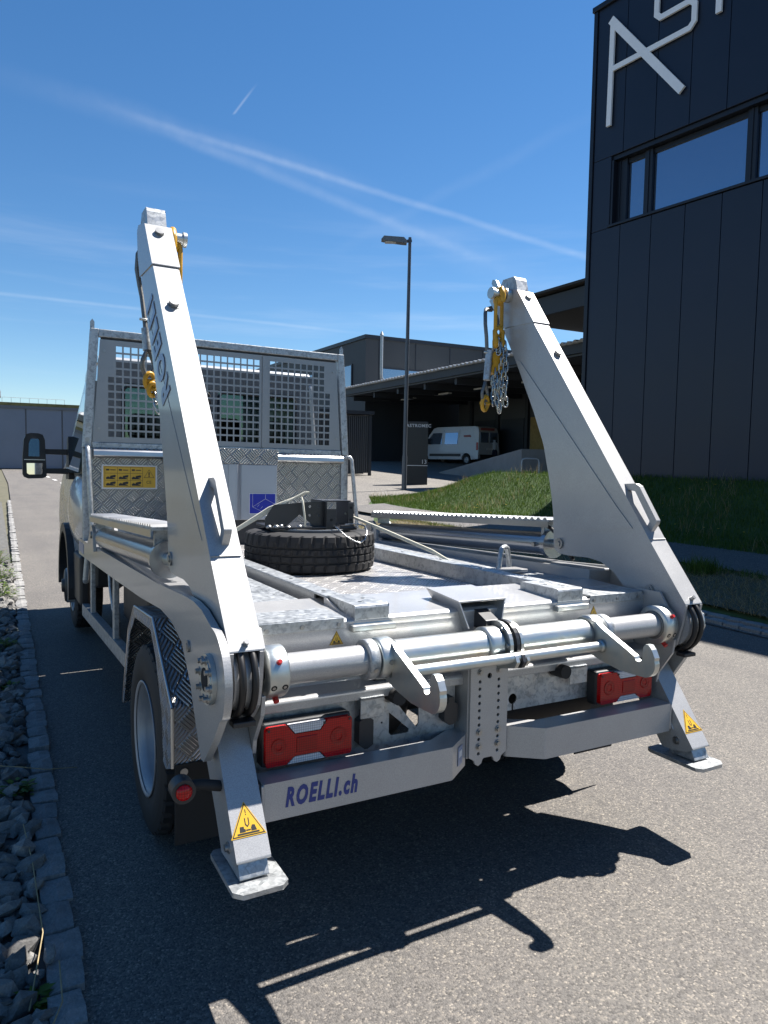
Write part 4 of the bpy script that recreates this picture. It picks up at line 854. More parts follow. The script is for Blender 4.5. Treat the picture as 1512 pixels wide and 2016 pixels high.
for s_ in (-1, 1):
    for xx in (.46,):
        o = part('clamp_plate', MB().box((s_ * xx - .045, .055, .700), (s_ * xx + .045, .20, .712)).box((s_ * xx - .045, .055, .64), (s_ * xx + .045, .063, .712)), 'galvanised', bar, bevel=.003)
        part('rubber_buffer', MB().cyl((s_ * .37, .10, .70), (s_ * .37, .03, .702), .026, n=20), 'rubber', bar)
        part('buffer_mount', MB().cyl((s_ * .37, .15, .70), (s_ * .37, .10, .70), .034, n=16), 'bolt_steel', bar)
    part('end_bracket', MB().prism([(-.02, .93), (.02, .985), (.15, .985), (.15, .90), (.0, .90)], 'x', s_ * .862, s_ * .873), 'silver_paint', bar, bevel=.003)
# hooded socket in the middle
hn = part('socket_hood', MB().prism([(.08, .995), (.30, 1.015), (.30, 1.020), (.08, 1.002)], 'x', -.105, .105), 'silver_paint', bevel=.002)
for s_ in (-1, 1): part('hood_cheek', MB().add([(s_ * .105, .08, 1.0), (s_ * .075, .06, .905), (s_ * .06, .15, .88), (s_ * .06, .30, .95), (s_ * .105, .30, 1.017), (s_ * .100, .08, 1.0), (s_ * .070, .06, .905), (s_ * .055, .15, .88), (s_ * .055, .30, .95), (s_ * .100, .30, 1.017)],
     [(0, 1, 2, 3, 4), (9, 8, 7, 6, 5), (0, 5, 6, 1), (1, 6, 7, 2), (2, 7, 8, 3), (3, 8, 9, 4), (4, 9, 5, 0)]), 'silver_paint', hn)
part('socket', MB().box((-.054, .17, .90), (.054, .29, .995)), 'dark_void', hn)
part('latch_block', MB().prism([(.03, .90), (.16, .90), (.16, .95), (.10, .965), (.03, .935)], 'x', -.020, .035), 'black_steel', hn, bevel=.004)

# ---- cross tube, zinc sleeve, clamps and hooks
AX = (0, .857)
def xc(mb, x0, x1, r, n=40): return mb.cyl((x0, 0, .857), (x1, 0, .857), r, n=n)
tube = part('cross_tube', xc(MB(), -.83, .83, .0475), 'silver_paint')
slv = part('sleeve_tube', xc(MB(), -.415, .415, .0535), 'zinc_plated')
for s_ in (-1, 1):
    F = (lambda mb: mb) if s_ > 0 else flip
    ec = part('end_collar', F(MB().lathe([(.803, .0478), (.803, .074), (.808, .078), (.862, .078), (.866, .074), (.866, .03)], 'x', (0, 0, .857), 40)), 'zinc_plated', tube)
    part('grease_ring', F(MB().lathe([(.7985, .047), (.7985, .056), (.8025, .058), (.8025, .047)], 'x', (0, 0, .857), 32)), 'wire_rope', tube)
    for a, mt, rr in ((148, 'red_cap', .009), (182, 'dark_void', .0095), (205, 'dark_void', .0095)):
        u = Vector((0, cos(radians(a)), sin(radians(a)))); p = Vector((.836, 0, .857)) + u * .076
        if mt == 'dark_void':
            for dx in ((-.018, .016) if a == 205 else ()):
                q = p + Vector((dx, 0, 0)); part('bolt_recess', F(MB().cyl(q - u * .004, q + u * .0022, rr, n=16)), mt, tube); part('socket_bolt', F(MB().cyl(q - u * .004, q + u * .0028, .0055, n=6)), 'bolt_steel', tube)
        else: part('grease_cap', F(MB().cyl(p, p + u * .014, rr, rr * .7, n=14)), mt, tube)
    part('lower_cap', F(MB().cyl((.835, -.03, .785), (.835, -.045, .775), .009, n=10)), 'red_cap', tube)
    cl = part('clamp_ring', F(MB().lathe([(.522, .047), (.522, .060), (.528, .064), (.505, .064), (.497, .060), (.497, .047)][::1], 'x', (0, 0, .857), 36)), 'silver_paint', tube)
    part('clamp_ring', F(MB().lathe([(.530, .0478), (.530, .062), (.526, .065), (.498, .065), (.494, .062), (.494, .0478)], 'x', (0, 0, .857), 40)), 'galvanised', tube)
    for a in (200, 300, 120): u = Vector((0, cos(radians(a)), sin(radians(a)))); q = Vector((.512, 0, .857)) + u * .063; part('socket_bolt', F(MB().cyl(q, q + u * .004, .008, n=12)), 'bolt_steel', tube)
    # hook plate with its ring
    hk = part('hook_ring', F(MB().lathe([(.487, .049), (.487, .064), (.482, .067), (.437, .067), (.432, .064), (.432, .049)], 'x', (0, 0, .857), 40)), 'zinc_plated')
    poly = [(-.03, .914), (-.06, .908), (-.083, .893), (-.150, .864), (-.212, .838), (-.243, .824)] + arc(-.263, .826, .018, -10, -170, 8) + [(-.2815, .845), (-.283, .864), (-.292, .876), (-.306, .876), (-.320, .862), (-.334, .836)] + arc(-.287, .808, .049, 160, 265, 9) + [(-.24, .757), (-.175, .757), (-.09, .770), (-.03, .785), (.03, .795), (.058, .83), (.055, .88), (.02, .916)]
    hkp = [(y_, z_) for y_, z_ in poly]
    me = cut(MB().prism(hkp, 'x', .428, .452), [MB().cyl((.41, -.046, .813), (.47, -.046, .813), .012, n=20), MB().cyl((.41, 0, .857), (.47, 0, .857), .0545, n=40)], 'hook')
    if s_ < 0: me.transform(MIR); me.flip_normals()
    me.materials.append(MAT['zinc_plated']); part('hook', me, None, hk, bevel=.003)
    part('hook_bolt', F(MB().cyl((.46, -.066, .857), (.46, -.071, .857), .009, n=6)), 'bolt_steel', hk)
rod = part('tie_rod', MB().cyl((-.43, -.09, .826), (.43, -.09, .826), .0185, n=24), 'zinc_plated')
for s_ in (-1, 1): part('rod_weld', MB().lathe([(s_ * .428, .018), (s_ * .422, .025), (s_ * .414, .019)], 'x', (0, -.09, .826), 20), 'zinc_plated', rod)
cmp_ = arc(0, .857, .082, 60, 200, 10) + [(-.105, .84), (-.118, .815), (-.105, .793), (-.02, .772), (.04, .785), (.07, .83)]
ct = part('centre_cam', xc(MB(), -.045, -.005, .064).prism(cmp_, 'x', .004, .018), 'zinc_plated', bevel=.003)
part('cam_disc', MB().lathe([(-.062, .05), (-.062, .060), (-.058, .065), (-.044, .065)], 'x', (0, 0, .857), 40), 'zinc_plated', ct)
part('cam_plate', MB().prism([(y_ * 1.02, .857 + (z_ - .857) * 1.02) for y_, z_ in cmp_], 'x', .032, .046), 'black_steel', ct, bevel=.003)
part('cam_plate', MB().prism([(y_ * .97, .857 + (z_ - .857) * .97) for y_, z_ in cmp_], 'x', .054, .066), 'zinc_plated', ct, bevel=.003)
for a in (120, 175, 240): u = Vector((0, cos(radians(a)), sin(radians(a)))); q = Vector((.004, 0, .857)) + u * .066; part('cam_bolt', MB().cyl(q, q + Vector((-.007, 0, 0)), .010, n=6), 'bolt_steel', ct)

# ---- bumper beams, coupling plate, galvanised rear plates
for s_ in (-1, 1):
    F = (lambda mb: mb) if s_ > 0 else flip
    bp = part('bumper_beam', F(MB().prism([(.875, -.048), (.205, -.048), (.088, .040), (.088, .125), (.235, .042), (.875, .042)], 'z', .418, .533)), 'silver_paint', bevel=.007, seg=3)
    part('weld_seam', F(MB().box((.872, -.05, .425), (.880, -.040, .53))), 'silver_paint', bp, bevel=.003)
    if s_ < 0:
        part('type_sticker', MB().box((-.045, -.0012, -.033), (.0, .0, .033), M=Matrix.Translation((-.125, .0105, .478)) @ Matrix.Rotation(radians(37), 4, 'Z')), 'decal_blue', bp)
        part('sticker_line', MB().box((-.038, -.0022, -.005), (-.008, -.0013, .018), M=Matrix.Translation((-.125, .0105, .478)) @ Matrix.Rotation(radians(37), 4, 'Z')), 'print_white', bp)
        text_obj('ROELLI.ch', .078, 'print_blue', bp, frame((-.806, -.0490, .455), (1, 0, 0), (0, 0, 1)), shear=.24, offset=.0034, sx=.58, extrude=.0006)
holes = []
ch = MB()
for xx in (-.042, .042):
    for k in range(11): ch.cyl((xx, .0, .455 + k * .0262), (xx, .06, .455 + k * .0262), .0062, n=14)
holes.append(ch); holes.append(MB().cyl((0, .0, .735), (0, .06, .735), .010, n=16))
bpoly = [(-.083, .768), (-.083, .445), (-.065, .435), (-.060, .430), (-.056, .418), (-.042, .410), (-.028, .418), (-.024, .430), (-.018, .436), (.018, .436), (.024, .430), (.028, .418), (.042, .410), (.056, .418), (.060, .430), (.065, .435), (.083, .445), (.083, .768)]
me = cut(MB().prism(bpoly, 'y', .026, .036), holes, 'coupling_plate'); me.materials.append(MAT['silver_paint'])
cp = part('coupling_plate', me, None, bevel=.0015)
for s_ in (-1, 1): part('coupling_cheek', MB().box((s_ * .083 - .005, .036, .44), (s_ * .083 + .005, .12, .768)), 'silver_paint', cp, bevel=.002)
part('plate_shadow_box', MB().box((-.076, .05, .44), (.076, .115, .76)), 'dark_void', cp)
for xx in (-.042, .042):
    for zz in (.4812, .5336, .752): bolt(cp, (xx, .026, zz), (0, -1, 0), .0085, .010)
gp = cut(MB().box((-.855, .10, .498), (-.10, .106, .700)), [MB().prism([(-.352, .672), (-.262, .672), (-.252, .662), (-.252, .575), (-.262, .565)], 'y', .08, .13), MB().prism([(-.372, .632), (-.372, .560), (-.362, .550), (-.292, .550), (-.290, .562)], 'y', .08, .13),
      MB().cyl((-.41, .08, .65), (-.41, .13, .65), .004, n=10), MB().cyl((-.40, .08, .60), (-.40, .13, .60), .004, n=10), MB().cyl((-.235, .08, .64), (-.235, .13, .64), .005, n=10)], 'lamp_plate'); gp.materials.append(MAT['galvanised'])
gpl = part('lamp_plate', gp, None)
part('plate_lip', MB().box((-.60, .07, .492), (-.10, .106, .4975)), 'galvanised', gpl, bevel=.001)
gq = cut(MB().box((.10, .10, .563), (.845, .106, .702)), [MB().cyl((.168, .08, .606), (.168, .13, .606), .020, n=24), MB().box((.164, .08, .55), (.172, .13, .60))], 'lamp_plate'); gq.materials.append(MAT['galvanised']); part('lamp_plate', gq, None)
for (x0, x1, z0, z1) in [(-.505, -.452, .535, .66), (-.168, -.112, .565, .665)]:
    cn = part('cable_box', MB().prism([(x0, z0 + .02), (x0 + .02, z0), (x1 - .02, z0), (x1, z0 + .012), (x1, z1 - .03), (x1 - .014, z1 - .02), (x1 - .016, z1), (x0 + .018, z1), (x0 + .016, z1 - .02), (x0, z1 - .03)], 'y', .062, .0995), 'black_plastic', bevel=.004)
part('muffler', MB().cyl((.06, .30, .50), (.70, .30, .50), .085, n=24), 'rubber', label='dark round silencer below the chassis')
for s_ in (-1, 1): part('chassis_rail', MB().box((s_ * .39 - .035, .11, .62), (s_ * .39 + .035, 5.2, .84)), 'black_steel', bevel=.01)
part('chassis_cross', MB().box((-.36, .45, .55), (.36, .60, .80)), 'black_steel'); part('chassis_cross', MB().box((-.36, 2.2, .55), (.36, 2.9, .80)), 'black_steel')
part('axle', MB().cyl((-.80, .92, .375), (.80, .92, .375), .06, n=16).ball((0, .92, .375), (.17, .17, .17)), 'black_steel')
for (x0, x1, y0, y1, z0, z1) in [(-.80, -.45, 2.15, 3.05, .45, .85), (.45, .85, 1.9, 3.2, .42, .82)]: part('tank', MB().box((x0, y0, z0), (x1, y1, z1)), 'black_plastic', bevel=.03)

part('sun_gap_block', MB().box((-.93, 3.43, .60), (.93, 3.68, 1.52)), 'black_plastic', bevel=.02)  # added box, stops sun passing between cab and headboard

# ---- tail lamps
for s_ in (-1, 1):
    F = (lambda mb: mb) if s_ > 0 else flip
    tl = part('tail_lamp', F(MB().box((.545, .045, .540), (.848, .099, .678))), 'black_plastic', bevel=.010)
    part('red_lens', F(MB().prism([(.556, .549), (.640, .549), (.662, .572), (.748, .572), (.775, .549), (.838, .549), (.842, .560), (.842, .660), (.836, .670), (.772, .670), (.748, .640), (.660, .640), (.638, .670), (.556, .670), (.551, .662), (.551, .557)], 'y', .026, .0455)), 'lens_red', tl, bevel=.006)
    part('clear_lens', F(MB().prism([(.643, .670), (.662, .6425), (.746, .6425), (.768, .670)], 'y', .027, .0455)), 'lens_clear', tl, bevel=.003)
    part('clear_lens', F(MB().prism([(.645, .549), (.664, .5695), (.746, .5695), (.770, .549)], 'y', .027, .0455)), 'lens_clear', tl, bevel=.003)
    part('reflector', F(MB().box((.672, .0235, .582), (.742, .027, .630))), 'lens_dark_red', tl, bevel=.002)
    part('bulb_dome', F(MB().ball((.598, .030, .612), (.036, .005, .044), 20, 12)), 'lens_red', tl); part('bulb_dome', F(MB().ball((.800, .030, .610), (.030, .005, .045), 20, 12)), 'lens_red', tl)
    part('reflector_ring', F(MB().lathe([(.0, .012), (.002, .020), (.0, .028)], 'y', (.598, .0235, .612), 24)), 'lens_dark_red', tl); part('reflector_ring', F(MB().lathe([(.0, .010), (.002, .017), (.0, .024)], 'y', (.800, .0235, .610), 24)), 'lens_dark_red', tl)
    for xx in (.648, .560, .833): part('lens_screw', F(MB().cyl((xx, .0265, .662), (xx, .0235, .662), .004, n=8)), 'black_plastic', tl)

# ---- support legs with foot plates and warning triangles
def warn_triangle(par, M, w):
    """yellow crush-hazard triangle; local x right, y up, z out of the surface"""
    h = w * .93; T3 = lambda k, z0, z1: MB().prism([(-w / 2 * k, -h * .36 * k - h * .02 * (1 - k)), (w / 2 * k, -h * .36 * k - h * .02 * (1 - k)), (0, h * .64 * k)], 'z', z0, z1, M=M)
    t = part('warning_sign', T3(1.10, .0003, .0009), 'warning_yellow', par); part('border', T3(1.02, .0009, .0013), 'print_black', t); part('field', T3(.92, .0013, .0017), 'warning_yellow', t)
    B = lambda x0, y0, x1, y1: MB().box((x0 * w, y0 * w, .0017), (x1 * w, y1 * w, .0021), M=M)
    part('symbol', B(-.34, -.29, .34, -.24), 'print_black', t); part('symbol', B(-.06, -.20, .08, -.16), 'print_black', t)
    part('symbol', MB().prism([(-.07 * w, .17 * w), (-.07 * w, -.02 * w), (0, -.10 * w), (.07 * w, -.02 * w), (.07 * w, .17 * w), (.04 * w, .17 * w), (.04 * w, .0), (0, -.05 * w), (-.04 * w, 0), (-.04 * w, .17 * w)], 'z', .0017, .0021, M=M), 'print_black', t)
    part('symbol', MB().prism([(-.26 * w, -.22 * w), (-.24 * w, -.06 * w), (-.12 * w, -.06 * w), (-.12 * w, -.12 * w), (-.07 * w, -.16 * w), (-.08 * w, -.22 * w)], 'z', .0017, .0021, M=M), 'print_black', t)
    part('symbol', MB().prism([(.10 * w, -.22 * w), (.10 * w, -.12 * w), (.14 * w, -.05 * w), (.22 * w, -.06 * w), (.27 * w, -.22 * w)], 'z', .0017, .0021, M=M), 'print_black', t)
    part('symbol', B(-.013, .31, .013, .42), 'print_black', t); part('symbol', B(-.013, .255, .013, .285), 'print_black', t)
    return t
def yf(z): return -.05 + (z - .51) * .75
for s_ in (-1, 1):
    F = (lambda mb: mb) if s_ > 0 else flip
    lg = part('support_leg', F(MB().prism([(yf(.80), .80), (yf(.372), .372), (yf(.372) + .035, .352), (yf(.372) + .10, .340), (yf(.372) + .150, .338), (yf(.42) + .175, .42), (yf(.56) + .19, .56), (yf(.80) + .19, .80)], 'x', .885, .985)), 'silver_paint', bevel=.007, seg=3)
    part('leg_gusset', F(MB().prism([(-.055, .80), (-.045, .74), (.02, .645), (.03, .60), (.10, .60), (.16, .70), (.14, .80)], 'x', .872, .8835)), 'silver_paint', lg, bevel=.002)
    part('inner_tube', F(MB().prism([(yf(.42) + .008, .42), (yf(.325) + .030, .325), (yf(.325) + .15, .325), (yf(.42) + .15, .42)], 'x', .893, .977)), 'galvanised', lg, bevel=.006)
    fp = part('foot_plate', F(MB().prism([(.850, .03), (.862, .05), (.995, .05), (1.008, .03), (1.008, -.19), (.985, -.215), (.872, -.215), (.850, -.195)], 'z', .306, .320)), 'galvanised', lg, bevel=.004)
    for e in (1, -1): bolt(lg, (s_ * (.885 if e > 0 else .985), yf(.385) + .07, .385), (-s_ * e, 0, 0), .011, .012)
    part('weld_seam', F(MB().tube([(.884, yf(.53) + .004, .53), (.884, yf(.47) + .05, .47), (.884, yf(.42) + .06, .425)], .004, 6)), 'silver_paint', lg)
    zc_ = .452; face = Vector((0, .75, 1)).normalized()
    warn_triangle(lg, frame((s_ * .938, yf(zc_) - .0004, zc_), (1, 0, 0), face), .094)
for s_ in (-1, 1): warn_triangle(bar, frame((s_ * .575, .1030, .9045), (1, 0, 0), (0, 0, 1)), .046)
# side marker lamp on a rubber stalk
ml = part('marker_lamp', MB().cyl((-1.098, -.02, .545), (-1.098, .03, .545), .034, n=28), 'black_plastic', bevel=.004)
part('red_lens', MB().ball((-1.098, -.022, .545), (.0235, .012, .0235), 20, 12), 'lens_red', ml)
part('stalk', MB().tube([(-1.075, .01, .548), (-1.04, .01, .545), (-.985, .01, .53)], .016, 10), 'rubber', ml)
part('front_lens', MB().ball((-1.098, .032, .545), (.022, .012, .022), 14, 8), 'lens_clear', ml)

# ---- wheels
def tyre_mb(R, w, rim, n=180, M=None):
    """tyre about the x axis with circumferential grooves and shoulder sipes"""
    h = w / 2; prof = [(-h * .80, rim, 0), (-h * .93, rim + .010, 0), (-h * 1.0, rim + (R - rim) * .45, 0), (-h * .97, R - .045, 0), (-h * .90, R - .018, 0), (-h * .84, R - .006, 1), (-h * .58, R - .001, 1)]
    for g in (-.50, -.14, .22):
        prof += [(h * g, R, 2), (h * (g + .02), R - .010, 0), (h * (g + .09), R - .010, 0), (h * (g + .11), R, 2)]
    prof += [(h * .58, R - .001, 1), (h * .84, R - .006, 1), (h * .90, R - .018, 0), (h * .97, R - .045, 0), (h, rim + (R - rim) * .45, 0), (h * .93, rim + .010, 0), (h * .80, rim, 0)]
    vs = []
    for i, (t, r, k) in enumerate(prof):
        for j in range(n):
            rr = r
            if k == 1 and j % 5 == 0: rr -= .010
            if k == 2 and (j + (2 if t > 0 else 0)) % 5 == 0: rr -= .008
            a = 2 * pi * (j + (.8 if k == 2 else 0)) / n; vs.append((t, rr * cos(a), rr * sin(a)))
    fs = [(i * n + j, i * n + (j + 1) % n, (i + 1) * n + (j + 1) % n, (i + 1) * n + j) for i in range(len(prof) - 1) for j in range(n)]
    mb = MB(); mb.add(vs, fs, False, M)
    for i in range(len(mb.sm)):
        p = i // n
        if p < 3 or p > len(prof) - 5: mb.sm[i] = True
    return mb
tyre_me = tyre_mb(.375, .215, .215).mesh('tyre'); tyre_me.materials.append(MAT['rubber'])
rim_mb = MB().lathe([(-.100, .214), (-.106, .221), (-.106, .228), (-.098, .222), (-.092, .207), (-.06, .200), (.02, .196), (.03, .17), (.012, .13), (.020, .085), (.045, .080), (.05, .0)], 'x', n=56)
rim_me = rim_mb.mesh('rim'); rim_me.materials.append(MAT['rim_silver'])
def wheel(loc, flipx=False, par=truck):
    w_ = bpy.data.objects.new('wheel', None); COL.objects.link(w_); w_.parent = par; w_.location = loc; w_.empty_display_size = .2
    if flipx: w_.rotation_euler = (0, 0, pi)
    for nm, me_ in (('tyre', tyre_me), ('rim', rim_me)):
        o = bpy.data.objects.new(nm, me_); COL.objects.link(o); o.parent = w_
    return w_
for s_ in (-1, 1):
    wheel((s_ * .935, .92, .375), s_ > 0); wheel((s_ * .665, .92, .375), s_ < 0)
    fw_ = wheel((s_ * .865, 4.69, .445), s_ > 0)
    hb = part('wheel_hub', MB().lathe([(-.01, .20), (-.05, .155), (-.15, .150), (-.158, .142), (-.158, .0)], 'x', n=36), 'rim_silver', fw_)
    part('hub_cap', MB().lathe([(-.159, .0), (-.162, .135), (-.158, .143)][::-1] + [], 'x', n=36).lathe([(-.1585, .142), (-.166, .136), (-.170, .06), (-.19, .055), (-.195, .0)], 'x', n=36), 'black_plastic', fw_)
# ---- tread plate mudguards and mud flaps
for s_ in (-1, 1):
    F = (lambda mb: mb) if s_ > 0 else flip
    outer = [(1.466, .364), (1.30, .745), (1.155, .868), (.754, .890), (.418, .645), (.412, .440)]
    inner = [(1.435, .364), (1.265, .725), (1.13, .825), (.790, .842), (.690, .760), (.575, .578), (.550, .415), (.50, .405)]
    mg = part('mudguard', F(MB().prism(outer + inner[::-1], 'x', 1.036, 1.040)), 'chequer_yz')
    for k, (a, b_) in enumerate(zip(outer[:-1], outer[1:])):
        nrm = Vector((b_[1] - a[1], -(b_[0] - a[0]))).normalized() * -.004
        q = [a, b_, (b_[0] + nrm[0], b_[1] + nrm[1]), (a[0] + nrm[0], a[1] + nrm[1])]
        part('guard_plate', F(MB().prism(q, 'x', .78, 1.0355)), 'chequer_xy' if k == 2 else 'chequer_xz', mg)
    for k in range(len(outer) - 1):      # bent bright edge
        part('rolled_edge', F(MB().tube([(1.037, *outer[k]), (1.037, *outer[k + 1])], .006, 8)), 'brushed_steel', mg)
    fl = part('mud_flap', F(MB().box((.79, .405, .17), (1.03, .411, .452))), 'rubber', mg, bevel=.002)
    part('flap_bolt', F(MB().cyl((1.0, .405, .425), (1.0, .399, .425), .013, n=16)), 'bolt_steel', mg)
    # side guard frame
    lr = part('side_guard', F(MB().prism([(1.56, .475), (1.56, .548), (3.62, .462), (3.62, .378)], 'x', .955, 1.0)), 'galvanised', bevel=.005)
    for yy in (2.07, 3.10): part('guard_post', F(MB().box((.965, yy, .47), (.995, yy + .05, bbot(yy) + .012))), 'galvanised', lr, bevel=.004)
    for yy in (2.12, 3.15): part('guard_brace', F(MB().cyl((.975, yy, .80), (.80, yy + .35, .84), .014, n=8)), 'galvanised', lr)
part('air_line', MB().tube([(-.93, 2.72, .84), (-.93, 2.68, .72), (-.925, 2.60, .60), (-.90, 2.55, .52)], .012, 8), 'galvanised')

# ---- headboard with perforated screen
HY = 3.36
def xe(z): return 1.021 - (z - 1.619) * (1.021 - .968) / (2.427 - 1.619)
hb_ = thing('headboard', None, None); hb_.parent = truck
def slantbar(x_at, w, z0, z1, y0, y1):
    mb = MB(); vs = []
    for yy in (y0, y1):
        for z in (z0, z1): vs += [(x_at(z) - w, yy, z), (x_at(z), yy, z)]
    return mb.add(vs, [(0, 1, 3, 2), (4, 6, 7, 5), (0, 4, 5, 1), (2, 3, 7, 6), (0, 2, 6, 4), (1, 5, 7, 3)])
for s_ in (-1, 1):
    F = (lambda mb: mb) if s_ > 0 else flip
    part('cage_post', F(slantbar(xe, .056, 1.602, 2.428, HY - .02, HY + .035)), 'galvanised', hb_, bevel=.005)
    part('lower_post', F(MB().box((.957, HY - .02, .93), (1.020, HY + .035, 1.600))), 'galvanised', hb_, bevel=.005)
    part('lashing_lug', F(MB().prism([(xe(2.43) - .028, 2.42), (xe(2.43) - .028, 2.475), (xe(2.43) - .014, 2.495), (xe(2.43), 2.475), (xe(2.43), 2.42)], 'y', HY, HY + .012)), 'galvanised', hb_)
    for z in (1.66, 1.76): bolt(hb_, (s_ * (xe(z) - .028), HY - .02, z), (0, -1, 0), .010, .006)
    part('grab_rail', F(MB().tube([(1.0, HY - .05, 1.585), (1.015, HY - .055, 1.590), (1.03, HY - .06, 1.57), (1.04, HY - .07, 1.45), (1.07, HY - .09, 1.10), (1.075, HY - .09, .95)] if s_ > 0 else [(.99, HY - .02, 1.60), (.992, HY - .05, 1.605), (.993, HY - .075, 1.58), (.988, HY - .09, 1.40), (.965, HY - .09, .95)], .0165, 12)), 'galvanised', hb_)
part('top_rail', MB().box((-xe(2.4) + .056, HY - .018, 2.374), (xe(2.4) - .056, HY + .033, 2.427)), 'galvanised', hb_, bevel=.005)
part('bottom_rail', MB().box((-.957, HY - .015, 1.603), (.957, HY + .03, 1.642)), 'galvanised', hb_, bevel=.004)
part('top_gasket', MB().box((-.90, HY + .002, 2.360), (.90, HY + .012, 2.3735)), 'black_plastic', hb_)
def perf(x0f, x1f, cols, skip):
    """sheet with square openings: x0f / x1f give its slanting side edges"""
    zs = [1.645]; rows = []
    for r_ in range(12):
        t = 2.320 - .0542 * (11 - r_); zs += [t - .041, t]; rows.append(len(zs) - 2)
    zs.append(2.357); ncol = len(cols); mb = MB(); idx = {}
    vs = []
    for z in zs: vs += [(x, HY - .004, z) for x in [x0f(z)] + [q for c in cols for q in (c, c + .041)] + [x1f(z)]]
    n = 2 * ncol + 2; fs = []
    for j in range(len(zs) - 1):
        for i in range(n - 1):
            ishole = j in rows and i % 2 == 1 and not skip((i - 1) // 2, 11 - rows.index(j))
            if not ishole: fs.append((j * n + i, j * n + i + 1, (j + 1) * n + i + 1, (j + 1) * n + i))
    return mb.add(vs, fs)
lcols = [-.852 + .0525 * k for k in range(10)]; mcols = [-.252 + .0515 * k for k in range(10)]; rcols = [-c - .041 for c in lcols][::-1]
for nm, mbp in (('l', perf(lambda z: -xe(z) + .068, lambda z: -.292, lcols, lambda c, r_: c == 0 and r_ < 4)), ('m', perf(lambda z: -.288, lambda z: .288, mcols, lambda c, r_: False)),
                ('r', perf(lambda z: .292, lambda z: xe(z) - .068, rcols, lambda c, r_: c == 9 and r_ < 4))):
    o = part('perforated_panel', mbp, 'mesh_sheet', hb_); so = o.modifiers.new('thick', 'SOLIDIFY'); so.thickness = .003
for s_ in (-1, 1):
    part('joint_strip', MB().box((s_ * .297 - .022, HY - .012, 1.646), (s_ * .297 + .022, HY - .0075, 2.356)), 'mesh_sheet', hb_)
    for z in (1.70, 2.0, 2.27): bolt(hb_, (s_ * .297, HY - .012, z), (0, -1, 0), .006, .004)
    for z in (1.74, 2.28): bolt(hb_, (s_ * (xe(z) - .10), HY - .008, z), (0, -1, 0), .006, .004)
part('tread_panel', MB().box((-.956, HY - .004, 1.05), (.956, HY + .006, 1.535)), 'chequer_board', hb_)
part('step_rail', MB().prism([(HY - .075, 1.548), (HY - .072, 1.580), (HY - .055, 1.596), (HY - .016, 1.599), (HY - .016, 1.540), (HY - .06, 1.536)], 'x', -.955, .955), 'brushed_steel', hb_, bevel=.004)
for k in range(62): part('grip_stud', MB().cyl((-.93 + k * .0305, HY - .045, 1.597), (-.93 + k * .0305, HY - .045, 1.603), .009, .006, 8), 'brushed_steel', hb_)
part('foot_rail', MB().box((-.956, HY - .02, .94), (.956, HY + .03, 1.045)), 'galvanised', hb_, bevel=.004)
for xx in (-.93, -.3, .3, .93):
    for z in (1.08, 1.30, 1.51): part('rivet', MB().ball((xx, HY - .005, z), .006, 8, 6), 'bolt_steel', hb_)
# pictogram board
pb = thing('operating_sign', None, None); pb.parent = truck
PM = frame((-.899, HY - .012, 1.315), (1, 0, 0), (0, 0, 1))
PB = lambda nm, x0, z0, x1, z1, d0, d1, mt: part(nm, MB().box((x0, z0, d0), (x1, z1, d1), M=PM), mt, pb)
PB('sign_backing', 0, 0, .380, .172, 0, .006, 'print_white'); PB('sign_field', .012, .010, .368, .162, .006, .0068, 'warning_yellow')
for xx in (.022, .106, .194, .278): PB('grid_line', xx - .001, .016, xx + .001, .156, .0068, .0073, 'print_black')
for zz in (.016, .062, .112, .156): PB('grid_line', .022, zz - .001, .278, zz + .001, .0068, .0072, 'print_black')
rp_ = random.Random(3)
for c_ in range(3):
    for r_ in range(3):
        ox, oz = (.030, .115, .203)[c_], (.024, .070, .120)[r_]
        part('pictogram', MB().prism([(ox, oz), (ox, oz + .012), (ox + .014, oz + .020), (ox + .026, oz + .012), (ox + .062, oz + .012), (ox + .066, oz + .026 + .004 * rp_.random()), (ox + .058, oz + .030), (ox + .040, oz + .017), (ox + .030, oz + .024), (ox + .026, oz + .018), (ox + .062, oz + .004), (ox + .062, oz)], 'z', .0068, .0073, M=PM) if r_ < 2 else MB().box((ox, oz + .010, .0068), (ox + .022, oz + .022, .0073), M=PM).box((ox + .028, oz + .012, .0069), (ox + .064, oz + .018, .0074), M=PM), 'print_black', pb)
part('warning_outline', MB().prism([(.286, .082), (.360, .082), (.323, .142)], 'z', .0068, .0072, M=PM), 'print_black', pb); part('warning_field', MB().prism([(.291, .085), (.355, .085), (.323, .137)], 'z', .0072, .0076, M=PM), 'warning_yellow', pb)
text_obj('!', .046, 'print_black', pb, PM @ Matrix.Translation((.3165, .090, .0078)), offset=.002, extrude=.0002); text_obj('CE', .030, 'print_black', pb, PM @ Matrix.Translation((.303, .040, .0078)), extrude=.0002)

